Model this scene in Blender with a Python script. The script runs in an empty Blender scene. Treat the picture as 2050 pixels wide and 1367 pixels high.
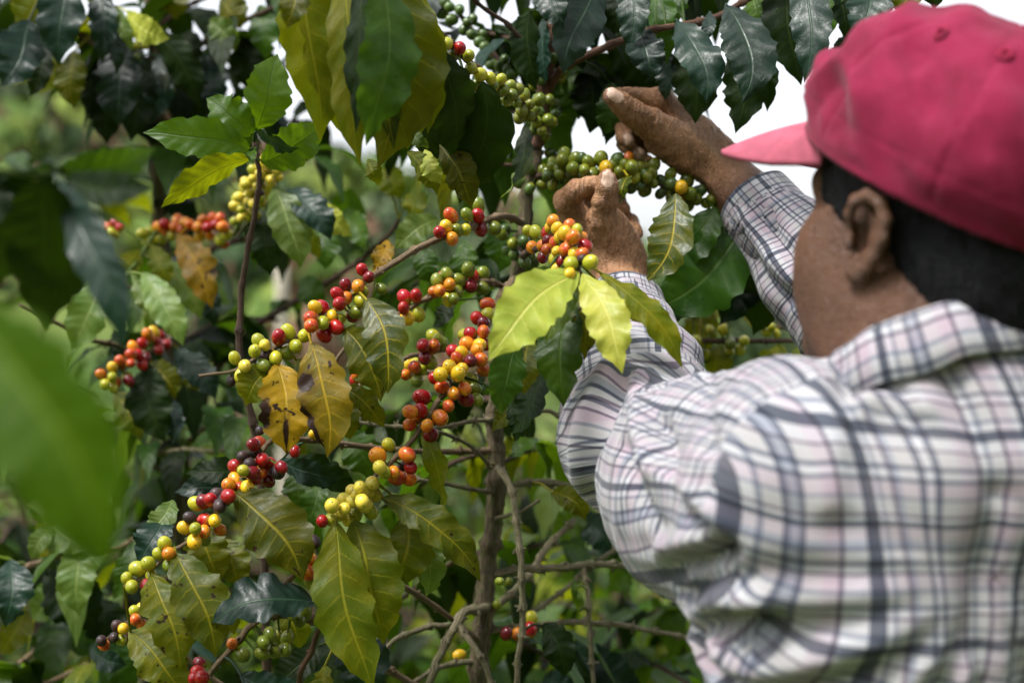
import bpy, math, random
import numpy as np
from mathutils import Vector, Matrix
random.seed(7)
sc = bpy.context.scene
COL = sc.collection
EYE = 1.45                     # camera height
# ---------------- camera ----------------
cam_d = bpy.data.cameras.new('camera')
cam = bpy.data.objects.new('camera', cam_d); COL.objects.link(cam)
cam.location = (0, 0, EYE); cam.rotation_euler = (math.radians(90), 0, 0)
cam_d.lens = 50; cam_d.sensor_width = 36; cam_d.clip_start = 0.02; cam_d.clip_end = 5000
cam_d.dof.use_dof = True; cam_d.dof.focus_distance = 1.40; cam_d.dof.aperture_fstop = 3.0; cam_d.dof.aperture_blades = 0
sc.camera = cam
# ---------------- world: bright overcast ----------------
SUN_EL, SUN_AZ = math.radians(60), math.radians(-128)
w = bpy.data.worlds.new('World'); sc.world = w; w.use_nodes = True
nt = w.node_tree; nt.nodes.clear()
sky = nt.nodes.new('ShaderNodeTexSky'); sky.sky_type = 'NISHITA'; sky.sun_disc = False
sky.sun_elevation = SUN_EL; sky.sun_rotation = SUN_AZ; sky.air_density = 1.0; sky.dust_density = 4.0; sky.ozone_density = 1.0
hs = nt.nodes.new('ShaderNodeHueSaturation'); hs.inputs['Saturation'].default_value = 0.22; hs.inputs['Value'].default_value = 1.0
bg = nt.nodes.new('ShaderNodeBackground'); bg.inputs['Strength'].default_value = 0.12
wo = nt.nodes.new('ShaderNodeOutputWorld')
nt.links.new(sky.outputs[0], hs.inputs['Color']); nt.links.new(hs.outputs[0], bg.inputs[0]); nt.links.new(bg.outputs[0], wo.inputs[0])
# ---------------- soft sun through cloud ----------------
sun_d = bpy.data.lights.new('sun', 'SUN'); sun_d.energy = 1.5; sun_d.angle = math.radians(14); sun_d.color = (1, .975, .94)
sun = bpy.data.objects.new('sun', sun_d); COL.objects.link(sun)
sdir = Vector((math.sin(SUN_AZ)*math.cos(SUN_EL), math.cos(SUN_AZ)*math.cos(SUN_EL), math.sin(SUN_EL)))
sun.rotation_euler = sdir.to_track_quat('Z', 'Y').to_euler()
# ---------------- exposure ----------------
sc.view_settings.view_transform = 'Standard'; sc.view_settings.look = 'None'
sc.view_settings.exposure = 1.58; sc.view_settings.gamma = 1.0; sc.view_settings.use_curve_mapping = False
sc.render.engine = 'CYCLES'
sc.cycles.use_denoising = True
sc.cycles.max_bounces = 8; sc.cycles.transmission_bounces = 6; sc.cycles.diffuse_bounces = 4
sc.cycles.sample_clamp_indirect = 6

# ---------------- helpers ----------------
def P(px, py, d):
    """the point that the photograph shows at pixel (px, py), d metres away"""
    k = 0.72*d/2050.0
    return Vector(((px-1025)*k, d, EYE-(py-683.5)*k))
def PN(px, py, d): return np.array(P(px, py, d))
def cmperpx(d): return 0.72*d/2050.0
def tag(o, label=None, cat=None, group=None, kind=None):
    if label: o['label'] = label
    if cat: o['category'] = cat
    if group: o['group'] = group
    if kind: o['kind'] = kind
    return o
def root(name, loc, label, cat, group=None):
    o = bpy.data.objects.new(name, None); COL.objects.link(o); o.location = loc
    o.empty_display_size = 0.1
    return tag(o, label, cat, group)
WORLD_INV = {}
def adopt(o, parent):
    """parent without moving: parents here are only ever translated"""
    if parent is None: return o
    off = Vector((0, 0, 0)); q = parent
    o.parent = parent
    o.matrix_parent_inverse = Matrix.Translation(-wloc(parent))
    return o
WL = {}
def wloc(o): return WL.get(o.name, o.location)
def obj(name, me, parent=None, loc=None, mat=None):
    o = bpy.data.objects.new(name, me); COL.objects.link(o)
    if loc is not None: o.location = loc
    if mat is not None:
        if len(me.materials) == 0: me.materials.append(mat)
        elif me.materials[0] is not mat:
            o.material_slots[0].link = 'OBJECT'; o.material_slots[0].material = mat
    adopt(o, parent)
    return o
def mesh(name, V, F, uv=None, smooth=True, mats=(), mi=None):
    """verts, faces (list or Nx3/Nx4 array), per-vertex uv"""
    me = bpy.data.meshes.new(name)
    if isinstance(F, np.ndarray):
        n = F.shape[1]; V = np.asarray(V, dtype=np.float32)
        me.vertices.add(len(V)); me.vertices.foreach_set('co', V.ravel())
        me.loops.add(F.size); me.polygons.add(len(F))
        me.polygons.foreach_set('loop_start', np.arange(0, F.size, n, dtype=np.int32))
        me.loops.foreach_set('vertex_index', F.astype(np.int32).ravel())
        me.update(calc_edges=True)
    else:
        me.from_pydata([tuple(v) for v in V], [], F)
    if uv is not None:
        l = me.uv_layers.new(name='UVMap')
        idx = np.empty(len(me.loops), dtype=np.int32); me.loops.foreach_get('vertex_index', idx)
        l.data.foreach_set('uv', np.asarray(uv, dtype=np.float32)[idx].ravel())
    for m in mats: me.materials.append(m)
    if mi is not None: me.polygons.foreach_set('material_index', np.asarray(mi, dtype=np.int32))
    me.polygons.foreach_set('use_smooth', np.full(len(me.polygons), smooth))
    me.update()
    return me
def vnoise(p, seed=0):
    """3-D value noise in numpy, about -1..1"""
    p = np.asarray(p, dtype=np.float64); i = np.floor(p).astype(np.int64); f = p-i; f = f*f*(3-2*f)
    def h(a, b, c):
        n = (a*374761393 + b*668265263 + c*2147483647 + seed*974711) & 0xffffffff
        n = ((n ^ (n >> 13))*1274126177) & 0xffffffff
        return ((n ^ (n >> 16)) & 0xffff)/32767.5-1
    r = 0
    for dx in (0, 1):
        for dy in (0, 1):
            for dz in (0, 1):
                wgt = (f[..., 0] if dx else 1-f[..., 0])*(f[..., 1] if dy else 1-f[..., 1])*(f[..., 2] if dz else 1-f[..., 2])
                r = r+wgt*h(i[..., 0]+dx, i[..., 1]+dy, i[..., 2]+dz)
    return r
def sstep(a, b, x):
    t = np.clip((x-a)/(b-a), 0, 1); return t*t*(3-2*t)

# ---------------- node helpers ----------------
class NT:
    def __init__(s, name):
        s.m = bpy.data.materials.new(name); s.m.use_nodes = True; s.t = s.m.node_tree; s.t.nodes.clear()
        s.out = s.t.nodes.new('ShaderNodeOutputMaterial')
    def n(s, typ, **kw):
        x = s.t.nodes.new(typ)
        for k, v in kw.items(): setattr(x, k, v)
        return x
    def link(s, a, b): s.t.links.new(a, b)
    def put(s, sock, v):
        if hasattr(v, 'is_linked'): s.link(v, sock)
        elif isinstance(v, (tuple, list)) and len(v) == 3 and sock.type == 'RGBA': sock.default_value = (*v, 1)
        else: sock.default_value = v
    def math(s, op, a, b=None, c=None, clamp=False):
        x = s.n('ShaderNodeMath', operation=op, use_clamp=clamp)
        s.put(x.inputs[0], a)
        if b is not None: s.put(x.inputs[1], b)
        if c is not None: s.put(x.inputs[2], c)
        return x.outputs[0]
    def mix(s, f, a, b, mode='MIX'):
        x = s.n('ShaderNodeMix', data_type='RGBA', blend_type=mode)
        s.put(x.inputs[0], f); s.put(x.inputs[6], a); s.put(x.inputs[7], b)
        return x.outputs[2]
    def mapr(s, v, a, b, c=0.0, d=1.0, smooth=True):
        x = s.n('ShaderNodeMapRange', interpolation_type='SMOOTHSTEP' if smooth else 'LINEAR')
        s.put(x.inputs[0], v)
        for i, q in enumerate((a, b, c, d)): s.put(x.inputs[i+1], q)
        return x.outputs[0]
    def noise(s, vec, scale, detail=2, rough=0.5, dim='3D', w=None):
        x = s.n('ShaderNodeTexNoise', noise_dimensions=dim)
        if vec is not None: s.link(vec, x.inputs['Vector'])
        x.inputs['Scale'].default_value = scale; x.inputs['Detail'].default_value = detail; x.inputs['Roughness'].default_value = rough
        if w is not None: s.put(x.inputs['W'], w)
        return x.outputs[0]
    def bump(s, h, strength=0.5, dist=0.01, normal=None):
        x = s.n('ShaderNodeBump'); x.inputs['Strength'].default_value = strength; x.inputs['Distance'].default_value = dist
        s.link(h, x.inputs['Height'])
        if normal is not None: s.link(normal, x.inputs['Normal'])
        return x.outputs[0]
    def bsdf(s, col, rough=0.5, normal=None, spec=0.5, sheen=0, sss=0, **kw):
        x = s.n('ShaderNodeBsdfPrincipled')
        s.put(x.inputs['Base Color'], col); s.put(x.inputs['Roughness'], rough); s.put(x.inputs['Specular IOR Level'], spec)
        if sheen: x.inputs['Sheen Weight'].default_value = sheen
        if sss:
            x.inputs['Subsurface Weight'].default_value = sss; x.inputs['Subsurface Radius'].default_value = (.012, .005, .003); x.inputs['Subsurface Scale'].default_value = 1
        if normal is not None: s.link(normal, x.inputs['Normal'])
        return x
    def done(s, sh):
        s.link(sh.outputs[0] if hasattr(sh, 'outputs') else sh, s.out.inputs['Surface']); return s.m
# ---------------- leaf materials ----------------
def leaf_mat(name, base, base2, vein, trans, tfac=0.35, rough=0.38, spec=0.3, spots=0.0, veinamt=0.55, var=0.35, bumps=0.36, mott=0.35, patch=()):
    g = NT(name)
    uv = g.n('ShaderNodeTexCoord').outputs['UV']
    sx = g.n('ShaderNodeSeparateXYZ'); g.link(uv, sx.inputs[0])
    u, v = sx.outputs[0], sx.outputs[1]
    rnd = g.n('ShaderNodeObjectInfo').outputs['Random']
    s = g.math('MULTIPLY', g.math('ABSOLUTE', g.math('SUBTRACT', u, 0.5)), 2.0)
    # offset coordinates, one pattern per leaf
    cmb = g.n('ShaderNodeCombineXYZ'); g.link(u, cmb.inputs[0]); g.link(g.math('MULTIPLY', v, 2.4), cmb.inputs[1]); g.link(g.math('MULTIPLY', rnd, 57.0), cmb.inputs[2])
    pv = cmb.outputs[0]
    n_big = g.noise(pv, 2.2, 3, .55); n_mid = g.noise(pv, 9, 3, .6); n_fine = g.noise(pv, 60, 2, .6)
    # midrib and side veins, which run out and forward
    mid = g.mapr(s, 0.01, 0.075, 1.0, 0.0)
    ph = g.math('MULTIPLY', g.math('SUBTRACT', v, g.math('MULTIPLY', g.math('POWER', s, 1.35), 0.12)), g.mapr(g.math('FRACT', g.math('MULTIPLY', rnd, 7.77)), 0, 1, 7.0, 9.8, False))
    ph = g.math('ADD', ph, g.math('MULTIPLY', g.math('SUBTRACT', n_mid, .5), .25))
    fr = g.math('FRACT', ph)
    dv = g.math('ABSOLUTE', g.math('SUBTRACT', fr, 0.5))
    side = g.mapr(dv, 0.005, 0.065, 1.0, 0.0)
    side = g.math('MULTIPLY', side, g.mapr(s, .25, .98, .9, 0.1))
    veins = g.math('MAXIMUM', mid, g.math('MULTIPLY', side, .75))
    # colour
    c = g.mix(g.mapr(n_big, .35, .68), base, base2)
    hv = g.n('ShaderNodeHueSaturation'); g.link(c, hv.inputs['Color'])
    g.link(g.mapr(rnd, 0, 1, 1-var, 1+var, False), hv.inputs['Value'])
    r2 = g.math('FRACT', g.math('MULTIPLY', rnd, 17.31))
    g.link(g.mapr(r2, 0, 1, .485, .515, False), hv.inputs['Hue'])
    c = hv.outputs[0]
    c = g.mix(g.math('MULTIPLY', g.mapr(n_fine, .45, .75), mott), c, tuple(x*.55 for x in base))
    c = g.mix(g.math('MULTIPLY', veins, veinamt), c, vein)
    tc = g.mix(g.math('MULTIPLY', g.mapr(n_mid, .4, .7), .4), trans, tuple(x*.6 for x in trans))
    tc = g.mix(g.math('MULTIPLY', veins, .45), tc, tuple(x*.62 for x in trans))
    rg = g.mapr(n_mid, .3, .7, rough-.07, rough+.12)
    # small blemishes on every leaf, brown edges
    bl = g.mapr(g.noise(pv, 26, 2, .5), .70, .76)
    bl = g.math('MULTIPLY', bl, .5)
    if spots:
        n_sp = g.noise(pv, 3.1, 4, .62)
        lim = .62-.12*spots
        sp = g.mapr(n_sp, lim, lim+.05)
        ed = g.math('MULTIPLY', g.mapr(s, .72, 1.0), g.mapr(n_mid, .48, .62))
        bl = g.math('MAXIMUM', bl, g.math('MAXIMUM', sp, g.math('MULTIPLY', ed, min(1, spots))))
    for (pu, pv_, ru, rv) in patch:
        du = g.math('DIVIDE', g.math('SUBTRACT', u, pu), ru); dv2 = g.math('DIVIDE', g.math('SUBTRACT', v, pv_), rv)
        q = g.math('ADD', g.math('MULTIPLY', du, du), g.math('MULTIPLY', dv2, dv2))
        q = g.math('ADD', q, g.math('MULTIPLY', g.math('SUBTRACT', n_mid, .5), 1.7))
        bl = g.math('MAXIMUM', bl, g.mapr(q, .75, 1.35, 1.0, 0.0)); c = g.mix(g.math('MULTIPLY', g.mapr(q, 1.0, 3.2, 1.0, 0.0), .6), c, (.09, .05, .006))
    c = g.mix(bl, c, (.022, .010, .005)); tc = g.mix(bl, tc, (.02, .008, .003))
    h = g.math('MULTIPLY', g.math('COSINE', g.math('MULTIPLY', fr, 6.2832)), g.math('MULTIPLY', -.5, g.mapr(s, .05, .5, .3, 1)))
    h = g.math('ADD', h, g.math('MULTIPLY', mid, -.9))
    h = g.math('ADD', h, g.math('MULTIPLY', n_mid, .9))
    h = g.math('ADD', h, g.math('MULTIPLY', n_fine, .12))
    nb = g.bump(h, bumps, .0015)
    b = g.bsdf(c, rg, nb, spec)
    t = g.n('ShaderNodeBsdfTranslucent'); g.link(tc, t.inputs[0]); g.link(nb, t.inputs['Normal'])
    mx = g.n('ShaderNodeMixShader'); mx.inputs[0].default_value = tfac
    g.link(b.outputs[0], mx.inputs[1]); g.link(t.outputs[0], mx.inputs[2])
    return g.done(mx)
LM = {
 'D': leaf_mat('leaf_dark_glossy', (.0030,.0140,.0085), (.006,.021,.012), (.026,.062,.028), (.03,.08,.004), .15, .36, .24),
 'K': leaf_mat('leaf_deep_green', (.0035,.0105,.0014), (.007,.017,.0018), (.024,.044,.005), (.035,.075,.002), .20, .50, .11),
 'G': leaf_mat('leaf_mid_green', (.015,.046,.003), (.032,.075,.004), (.06,.105,.012), (.09,.19,.004), .34, .40, .20),
 'B': leaf_mat('leaf_young_bright', (.030,.075,.004), (.045,.095,.005), (.026,.055,.005), (.15,.27,.004), .46, .36, .25, veinamt=.6, var=.15),
 'F': leaf_mat('leaf_fresh_green', (.026,.068,.0008), (.036,.086,.001), (.105,.17,.010), (.09,.19,.0008), .32, .50, .08, veinamt=.9, var=.05),
 'Y': leaf_mat('leaf_yellow_green', (.062,.090,.003), (.118,.118,.003), (.25,.235,.014), (.27,.31,.003), .42, .42, .16, veinamt=.8),
 'H': leaf_mat('leaf_green_yellow_veined', (.022,.044,.003), (.070,.080,.004), (.34,.27,.014), (.16,.20,.006), .32, .36, .30, veinamt=.9),
 'N': leaf_mat('leaf_olive', (.038,.056,.0025), (.078,.080,.003), (.26,.22,.013), (.22,.23,.003), .34, .42, .18, veinamt=.66, spots=.05),
 'O': leaf_mat('leaf_old_spotted', (.25,.14,.004), (.13,.095,.004), (.40,.25,.014), (.46,.27,.007), .36, .46, .18, spots=.3, veinamt=.6),
 'A': leaf_mat('leaf_old_patched', (.17,.125,.004), (.085,.080,.004), (.40,.27,.014), (.40,.28,.007), .36, .46, .18, spots=.1, veinamt=.8, patch=((.82, .33, .17, .080), (.97, .74, .12, .22))),
 'Q': leaf_mat('leaf_old_torn', (.29,.165,.004), (.17,.115,.004), (.42,.27,.014), (.48,.29,.007), .36, .46, .18, spots=.2, veinamt=.7, patch=((.50, .80, .07, .19), (.97, .55, .16, .15), (.45, 1.0, .3, .05))),
 'P': leaf_mat('leaf_pale', (.38,.40,.050), (.29,.34,.038), (.56,.54,.12), (.46,.50,.035), .30, .40, .32, veinamt=.8, var=.10, mott=.3),
 'L': leaf_mat('leaf_light_green', (.070,.125,.022), (.105,.155,.030), (.24,.30,.085), (.20,.31,.018), .35, .40, .30, veinamt=.7),
}
# ---------------- cherries ----------------
def cherry_mat(name, a, b, rough=.24, lo=.40, hi=.66, sss=.0, flush=.55):
    g = NT(name)
    tc = g.n('ShaderNodeTexCoord').outputs['Object']
    rnd = g.n('ShaderNodeObjectInfo').outputs['Random']
    ad = g.n('ShaderNodeVectorMath', operation='ADD'); g.link(tc, ad.inputs[0])
    cb = g.n('ShaderNodeCombineXYZ'); g.link(g.math('MULTIPLY', rnd, 31.), cb.inputs[0]); g.link(cb.outputs[0], ad.inputs[1])
    n1 = g.noise(ad.outputs[0], 1.5, 3, .55); n2 = g.noise(ad.outputs[0], 15, 2, .6); n3 = g.noise(ad.outputs[0], 5.5, 2, .5)
    c = g.mix(g.mapr(n1, lo, hi), a, b)
    sp = g.n('ShaderNodeSeparateXYZ'); g.link(tc, sp.inputs[0])
    c = g.mix(g.math('MULTIPLY', g.mapr(g.math('ADD', sp.outputs[2], g.math('MULTIPLY', g.math('SUBTRACT', n1, .5), .5)), -.2, -.5), flush), c, (.30, .27, .02))
    hv = g.n('ShaderNodeHueSaturation'); g.link(c, hv.inputs['Color']); g.link(g.mapr(rnd, 0, 1, .72, 1.15, False), hv.inputs['Value'])
    c = g.mix(g.math('MULTIPLY', g.mapr(n2, .62, .72), .45), hv.outputs[0], tuple(min(1, x*1.7+.02) for x in a))
    c = g.mix(g.math('MULTIPLY', g.mapr(n3, .68, .74), .55), c, (.04, .02, .01))
    nb = g.bump(n3, .12, .001)
    x = g.bsdf(c, g.mapr(n3, .3, .7, rough-.05, rough+.12), nb, .32, sss=sss); x.inputs['Coat Weight'].default_value = .22; x.inputs['Coat Roughness'].default_value = .07
    return g.done(x)
CM = {
 'g': cherry_mat('cherry_green', (.095,.130,.009), (.17,.18,.012)),
 'd': cherry_mat('cherry_dark_green', (.045,.085,.018), (.075,.115,.02)),
 'y': cherry_mat('cherry_yellow', (.60,.34,.010), (.52,.37,.016), sss=.06),
 'p': cherry_mat('cherry_pale_yellow', (.60,.47,.055), (.47,.41,.035), sss=.06),
 'v': cherry_mat('cherry_yellow_green', (.27,.29,.014), (.40,.35,.018)),
 'o': cherry_mat('cherry_orange', (.60,.235,.010), (.52,.085,.012), sss=.06),
 'w': cherry_mat('cherry_orange_red', (.40,.038,.008), (.52,.16,.010)),
 'r': cherry_mat('cherry_red', (.27,.002,.008), (.34,.012,.006), .2),
 'm': cherry_mat('cherry_maroon', (.10,.003,.008), (.19,.005,.010), .2),
 'k': cherry_mat('cherry_dried', (.018,.011,.011), (.045,.018,.016), .6, flush=0),
}
def plain(name, col, rough=.7, noise_scale=40, amp=.4, bump=.3, bd=.002, col2=None, spec=.3):
    g = NT(name); tc = g.n('ShaderNodeTexCoord').outputs['Object']
    n = g.noise(tc, noise_scale, 4, .6)
    c = g.mix(g.mapr(n, .3, .7), tuple(x*(1-amp) for x in col), col2 or tuple(min(1, x*(1+amp)) for x in col))
    return g.done(g.bsdf(c, rough, g.bump(n, bump, bd), spec))
NAVEL = plain('cherry_navel', (.05,.028,.012), .8, 300)
def bark_mat(name, a, b, moss, mossy=.5):
    g = NT(name)
    tcn = g.n('ShaderNodeTexCoord'); uv = tcn.outputs['UV']; ob = tcn.outputs['Object']
    mp = g.n('ShaderNodeMapping'); mp.inputs['Scale'].default_value = (30, 1.2, 1); g.link(uv, mp.inputs[0])
    n1 = g.noise(mp.outputs[0], 3, 6, .7); n2 = g.noise(ob, 120, 4, .65); n3 = g.noise(ob, 45, 3, .6)
    c = g.mix(g.mapr(n1, .35, .66), a, b)
    c = g.mix(g.math('MULTIPLY', g.mapr(n2, .48, .62), mossy), c, moss)
    c = g.mix(g.math('MULTIPLY', g.mapr(n3, .55, .72), .5), c, tuple(x*.35 for x in a))
    h = g.math('ADD', n1, g.math('MULTIPLY', n2, .5))
    return g.done(g.bsdf(c, .8, g.bump(h, 1.0, .0065), .25))
BARK = {
 'trunk': bark_mat('bark_trunk', (.045,.032,.020), (.20,.155,.095), (.085,.10,.025), .65),
 'tan': bark_mat('bark_tan', (.15,.10,.058), (.36,.26,.16), (.13,.115,.05), .35),
 'grey': bark_mat('bark_grey_green', (.105,.09,.05), (.42,.36,.235), (.12,.14,.04), .55),
 'brown': bark_mat('bark_brown', (.07,.042,.028), (.13,.078,.05), (.05,.04,.025), .3),
 'red': bark_mat('bark_reddish', (.12,.06,.04), (.20,.11,.07), (.07,.05,.03), .3),
 'green': bark_mat('shoot_green', (.10,.17,.03), (.20,.27,.06), (.12,.16,.03), .3),
}
# ---------------- plant geometry ----------------
def catmull(pts, n):
    """smooth polyline through pts (np Nxk), n samples per span"""
    p = np.vstack([2*pts[0]-pts[1], pts, 2*pts[-1]-pts[-2]]); out = []
    for i in range(1, len(p)-2):
        t = np.linspace(0, 1, n, endpoint=False)[:, None]
        a, b, c, d = p[i-1], p[i], p[i+1], p[i+2]
        out.append(.5*((2*b)+(c-a)*t+(2*a-5*b+4*c-d)*t*t+(3*b-a-3*c+d)*t**3))
    out.append(p[-2][None]); return np.vstack(out)
def tube(pts, rad, sides=8, node_gap=0.0, seed=0, rough=.08, cap=True, knobs=0.0):
    """tube along pts with swollen nodes; returns V, F(list), UV"""
    pts = np.asarray(pts, float); rad = np.asarray(rad, float); rs = np.random.RandomState(seed)
    seg = np.linalg.norm(np.diff(pts, axis=0), axis=1); L = np.concatenate([[0], np.cumsum(seg)])
    V, UV, F = [], [], []
    T = np.gradient(pts, axis=0); T /= np.linalg.norm(T, axis=1)[:, None]+1e-9
    n = np.array([.3, -.9, .3]); rings = []
    off = rs.rand()*node_gap if node_gap else 0
    for i in range(len(pts)):
        n = n-T[i]*np.dot(n, T[i])
        if np.linalg.norm(n) < 1e-4: n = np.cross(T[i], [1, 0, .2])
        n = n/np.linalg.norm(n); b = np.cross(T[i], n)
        r = rad[i]
        if node_gap:
            q = ((L[i]+off) % node_gap)/node_gap; q = min(q, 1-q)*node_gap
            r *= 1+.42*math.exp(-(q/(.0026+.16*r))**2)
        for k in range(sides):
            a = 2*math.pi*k/sides; rr = r*(1+rough*(rs.rand()*2-1))
            V.append(pts[i]+rr*(math.cos(a)*n+math.sin(a)*b)); UV.append((k/sides*.2+.02*i % 1*0, L[i]*8))
    for i in range(len(pts)-1):
        for k in range(sides):
            a, b2 = i*sides+k, i*sides+(k+1) % sides
            F.append((a, b2, b2+sides, a+sides))
    if cap: F.append(tuple(range(sides))[::-1]); F.append(tuple(range((len(pts)-1)*sides, len(pts)*sides)))
    # knobs: little dry stubs left at the nodes
    if knobs and node_gap:
        x = node_gap-off
        while x < L[-1]-.004:
            i = int(np.searchsorted(L, x))-1; i = max(0, min(i, len(pts)-2)); f = (x-L[i])/max(seg[i], 1e-6)
            c = pts[i]*(1-f)+pts[i+1]*f; r = rad[i]
            for _ in range(rs.randint(3, 6)):
                d = rs.normal(size=3); d -= T[i]*np.dot(d, T[i])*.7; d /= np.linalg.norm(d)+1e-9
                h = knobs*(.5+rs.rand()); e = np.cross(d, T[i]); e /= np.linalg.norm(e)+1e-9; g2 = np.cross(d, e)
                base = len(V); kr = r*.33+.0007
                for dd, s2 in ((r*.7, 1.0), (r+h*.6, .85), (r+h, .35)):
                    for a in range(5):
                        an = a*1.2566; V.append(c+d*dd+kr*s2*(math.cos(an)*e+math.sin(an)*g2)); UV.append((a*.1, x*8))
                for ring in (0, 5):
                    for a in range(5): F.append((base+ring+a, base+ring+(a+1) % 5, base+ring+5+(a+1) % 5, base+ring+5+a))
                F.append(tuple(base+10+a for a in range(5)))
            x += node_gap
    return V, F, UV
class Branch:
    def __init__(s, tree, name, pxd, r0, r1, mat, sides=8, node=.03, knobs=0.0, seed=None, label=None, world=False, rough=.08):
        pts = np.array([p if world else PN(*p) for p in pxd], float)
        s.tree = tree; s.line = catmull(pts, 7)
        seed = seed if seed is not None else len(tree.branches)*13+5
        # gentle wobble so that no branch is a clean curve
        L = np.linspace(0, 1, len(s.line))
        for k in range(3): s.line[:, k] += vnoise(np.stack([L*len(pts)*2.1, L*0+k*7.3, L*0+seed], 1), seed)*r0*.28
        rad = r0+(r1-r0)*L
        dense = np.interp(np.linspace(0, 1, len(s.line)*(2 if node else 1)), L, L)
        line = np.stack([np.interp(dense, L, s.line[:, k]) for k in range(3)], 1)
        V, F, UV = tube(line, r0+(r1-r0)*dense, sides, node, seed, rough, True, knobs)
        me = mesh(name, V, F, UV); s.o = obj(name, me, tree.o, None, mat)
        WL[s.o.name] = Vector((0, 0, 0))
        if label: s.o['label'] = label
        s.rad = r0; tree.branches.append(s)
    def nearest(s, p):
        d = np.linalg.norm(s.line-p, axis=1); i = int(d.argmin()); return d[i], s.line[i]
class Tree:
    def __init__(s, name, loc, label, cat, group=None):
        s.o = root(name, loc, label, cat, group); s.branches = []; s.nleaf = 0; s.ncherry = 0
        WL[s.o.name] = Vector(loc)
    def near(s, p):
        best = min(s.branches, key=lambda b: b.nearest(p)[0]); return best, *best.nearest(p)

def leaf_geo(p0, p1, width, ctrl, normal, fold=.22, wave=.07, seed=0, nu=20, nv=6, curl=0.0, quilt=.0035, twist=0.0, stalk=None, top=True, bl=0.5):
    """a leaf blade: midrib p0 -> ctrl -> p1 (np), full width, normal = direction its visible face looks"""
    rs = np.random.RandomState(seed)
    t = np.linspace(0, 1, nu+1)[:, None]
    c = (1-t)**2*p0+2*t*(1-t)*ctrl+t*t*p1
    T = 2*(1-t)*(ctrl-p0)+2*t*(p1-ctrl); T /= np.linalg.norm(T, axis=1)[:, None]+1e-9
    tt = t[:, 0]
    prof = np.sin(np.pi*np.clip(tt, 0, 1)**(.78+.28*bl))**.82
    prof *= 1-.5*sstep(.80, 1.0, tt); prof = np.maximum(prof, .028)
    prof[tt < .03] = .035; prof[-1] = .004
    s = np.linspace(-1, 1, nv+1)
    N = np.array(normal, float)
    ph = rs.rand(4)*6.28; fw = 2.6+rs.rand()*1.6; asym = 1+.12*(rs.rand(2)-.5)
    L = np.linalg.norm(p1-p0)
    V = np.zeros((nu+1, nv+1, 3)); sg = 1 if top else -1
    bites = [(rs.rand()*.7+.18, rs.randint(2), .10+.22*rs.rand()**2, .018+.03*rs.rand()) for _ in range(rs.randint(0, 5))] if nu >= 20 else []
    # a slow sideways wander of the midrib
    wand = .02*L*np.sin(tt*5+ph[2])*np.sin(np.pi*tt)
    for i in range(nu+1):
        n = N-T[i]*np.dot(N, T[i]); n /= np.linalg.norm(n)+1e-9
        if twist:
            a = twist*(tt[i]-.4); b = np.cross(T[i], n); n = n*math.cos(a)+b*math.sin(a)
        b = np.cross(T[i], n)
        w = width*.5*prof[i]
        # margin ripple and irregular width
        for j, sj in enumerate(s):
            a = abs(sj); side = 0 if sj < 0 else 1
            rip = 1+.07*a*math.sin(fw*2.1*6.28*tt[i]+ph[side]*2)+.035*a*math.sin(fw*5.3*6.28*tt[i]+ph[side+2])
            for (t0_, sd_, am_, wd_) in bites:
                if sd_ == side: rip -= am_*a*a*math.exp(-((tt[i]-t0_)/wd_)**2)
            x = sj*w*asym[side]*rip
            z = sg*fold*a*w*(1-.35*a)
            z += wave*width*(a**2.2)*math.sin(fw*6.28*tt[i]+ph[side])*min(1, prof[i]*1.4)
            z += quilt*width*math.cos(6.283*(8.5*(tt[i]-.12*a**1.35)))*a*(1-a)*4*prof[i]*sg*-1
            z -= sg*curl*width*a*a
            V[i, j] = c[i]+b*(x*math.cos(fold*.6)+wand[i])+n*z
    UV = np.zeros((nu+1, nv+1, 2)); UV[..., 0] = s*.5+.5; UV[..., 1] = t
    F = []
    for i in range(nu):
        for j in range(nv):
            a = i*(nv+1)+j; F.append((a, a+1, a+nv+2, a+nv+1))
    V = V.reshape(-1, 3); UV = UV.reshape(-1, 2)
    if stalk is not None:
        sp = np.array([stalk, (stalk+p0)/2+np.array([0, 0, .004]), p0+(c[1]-p0)*.6])
        tv, tf, tu = tube(sp, [.0016, .0014, .0012], 5, 0, seed, 0, False)
        k = len(V); V = np.vstack([V, np.array(tv)]); UV = np.vstack([UV, np.tile([[.5, .3]], (len(tv), 1))]); F += [tuple(q+k for q in f) for f in tf]
    return V, F, UV
EYEV = np.array([0, 0, EYE])
LEAFN = [0]
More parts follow.
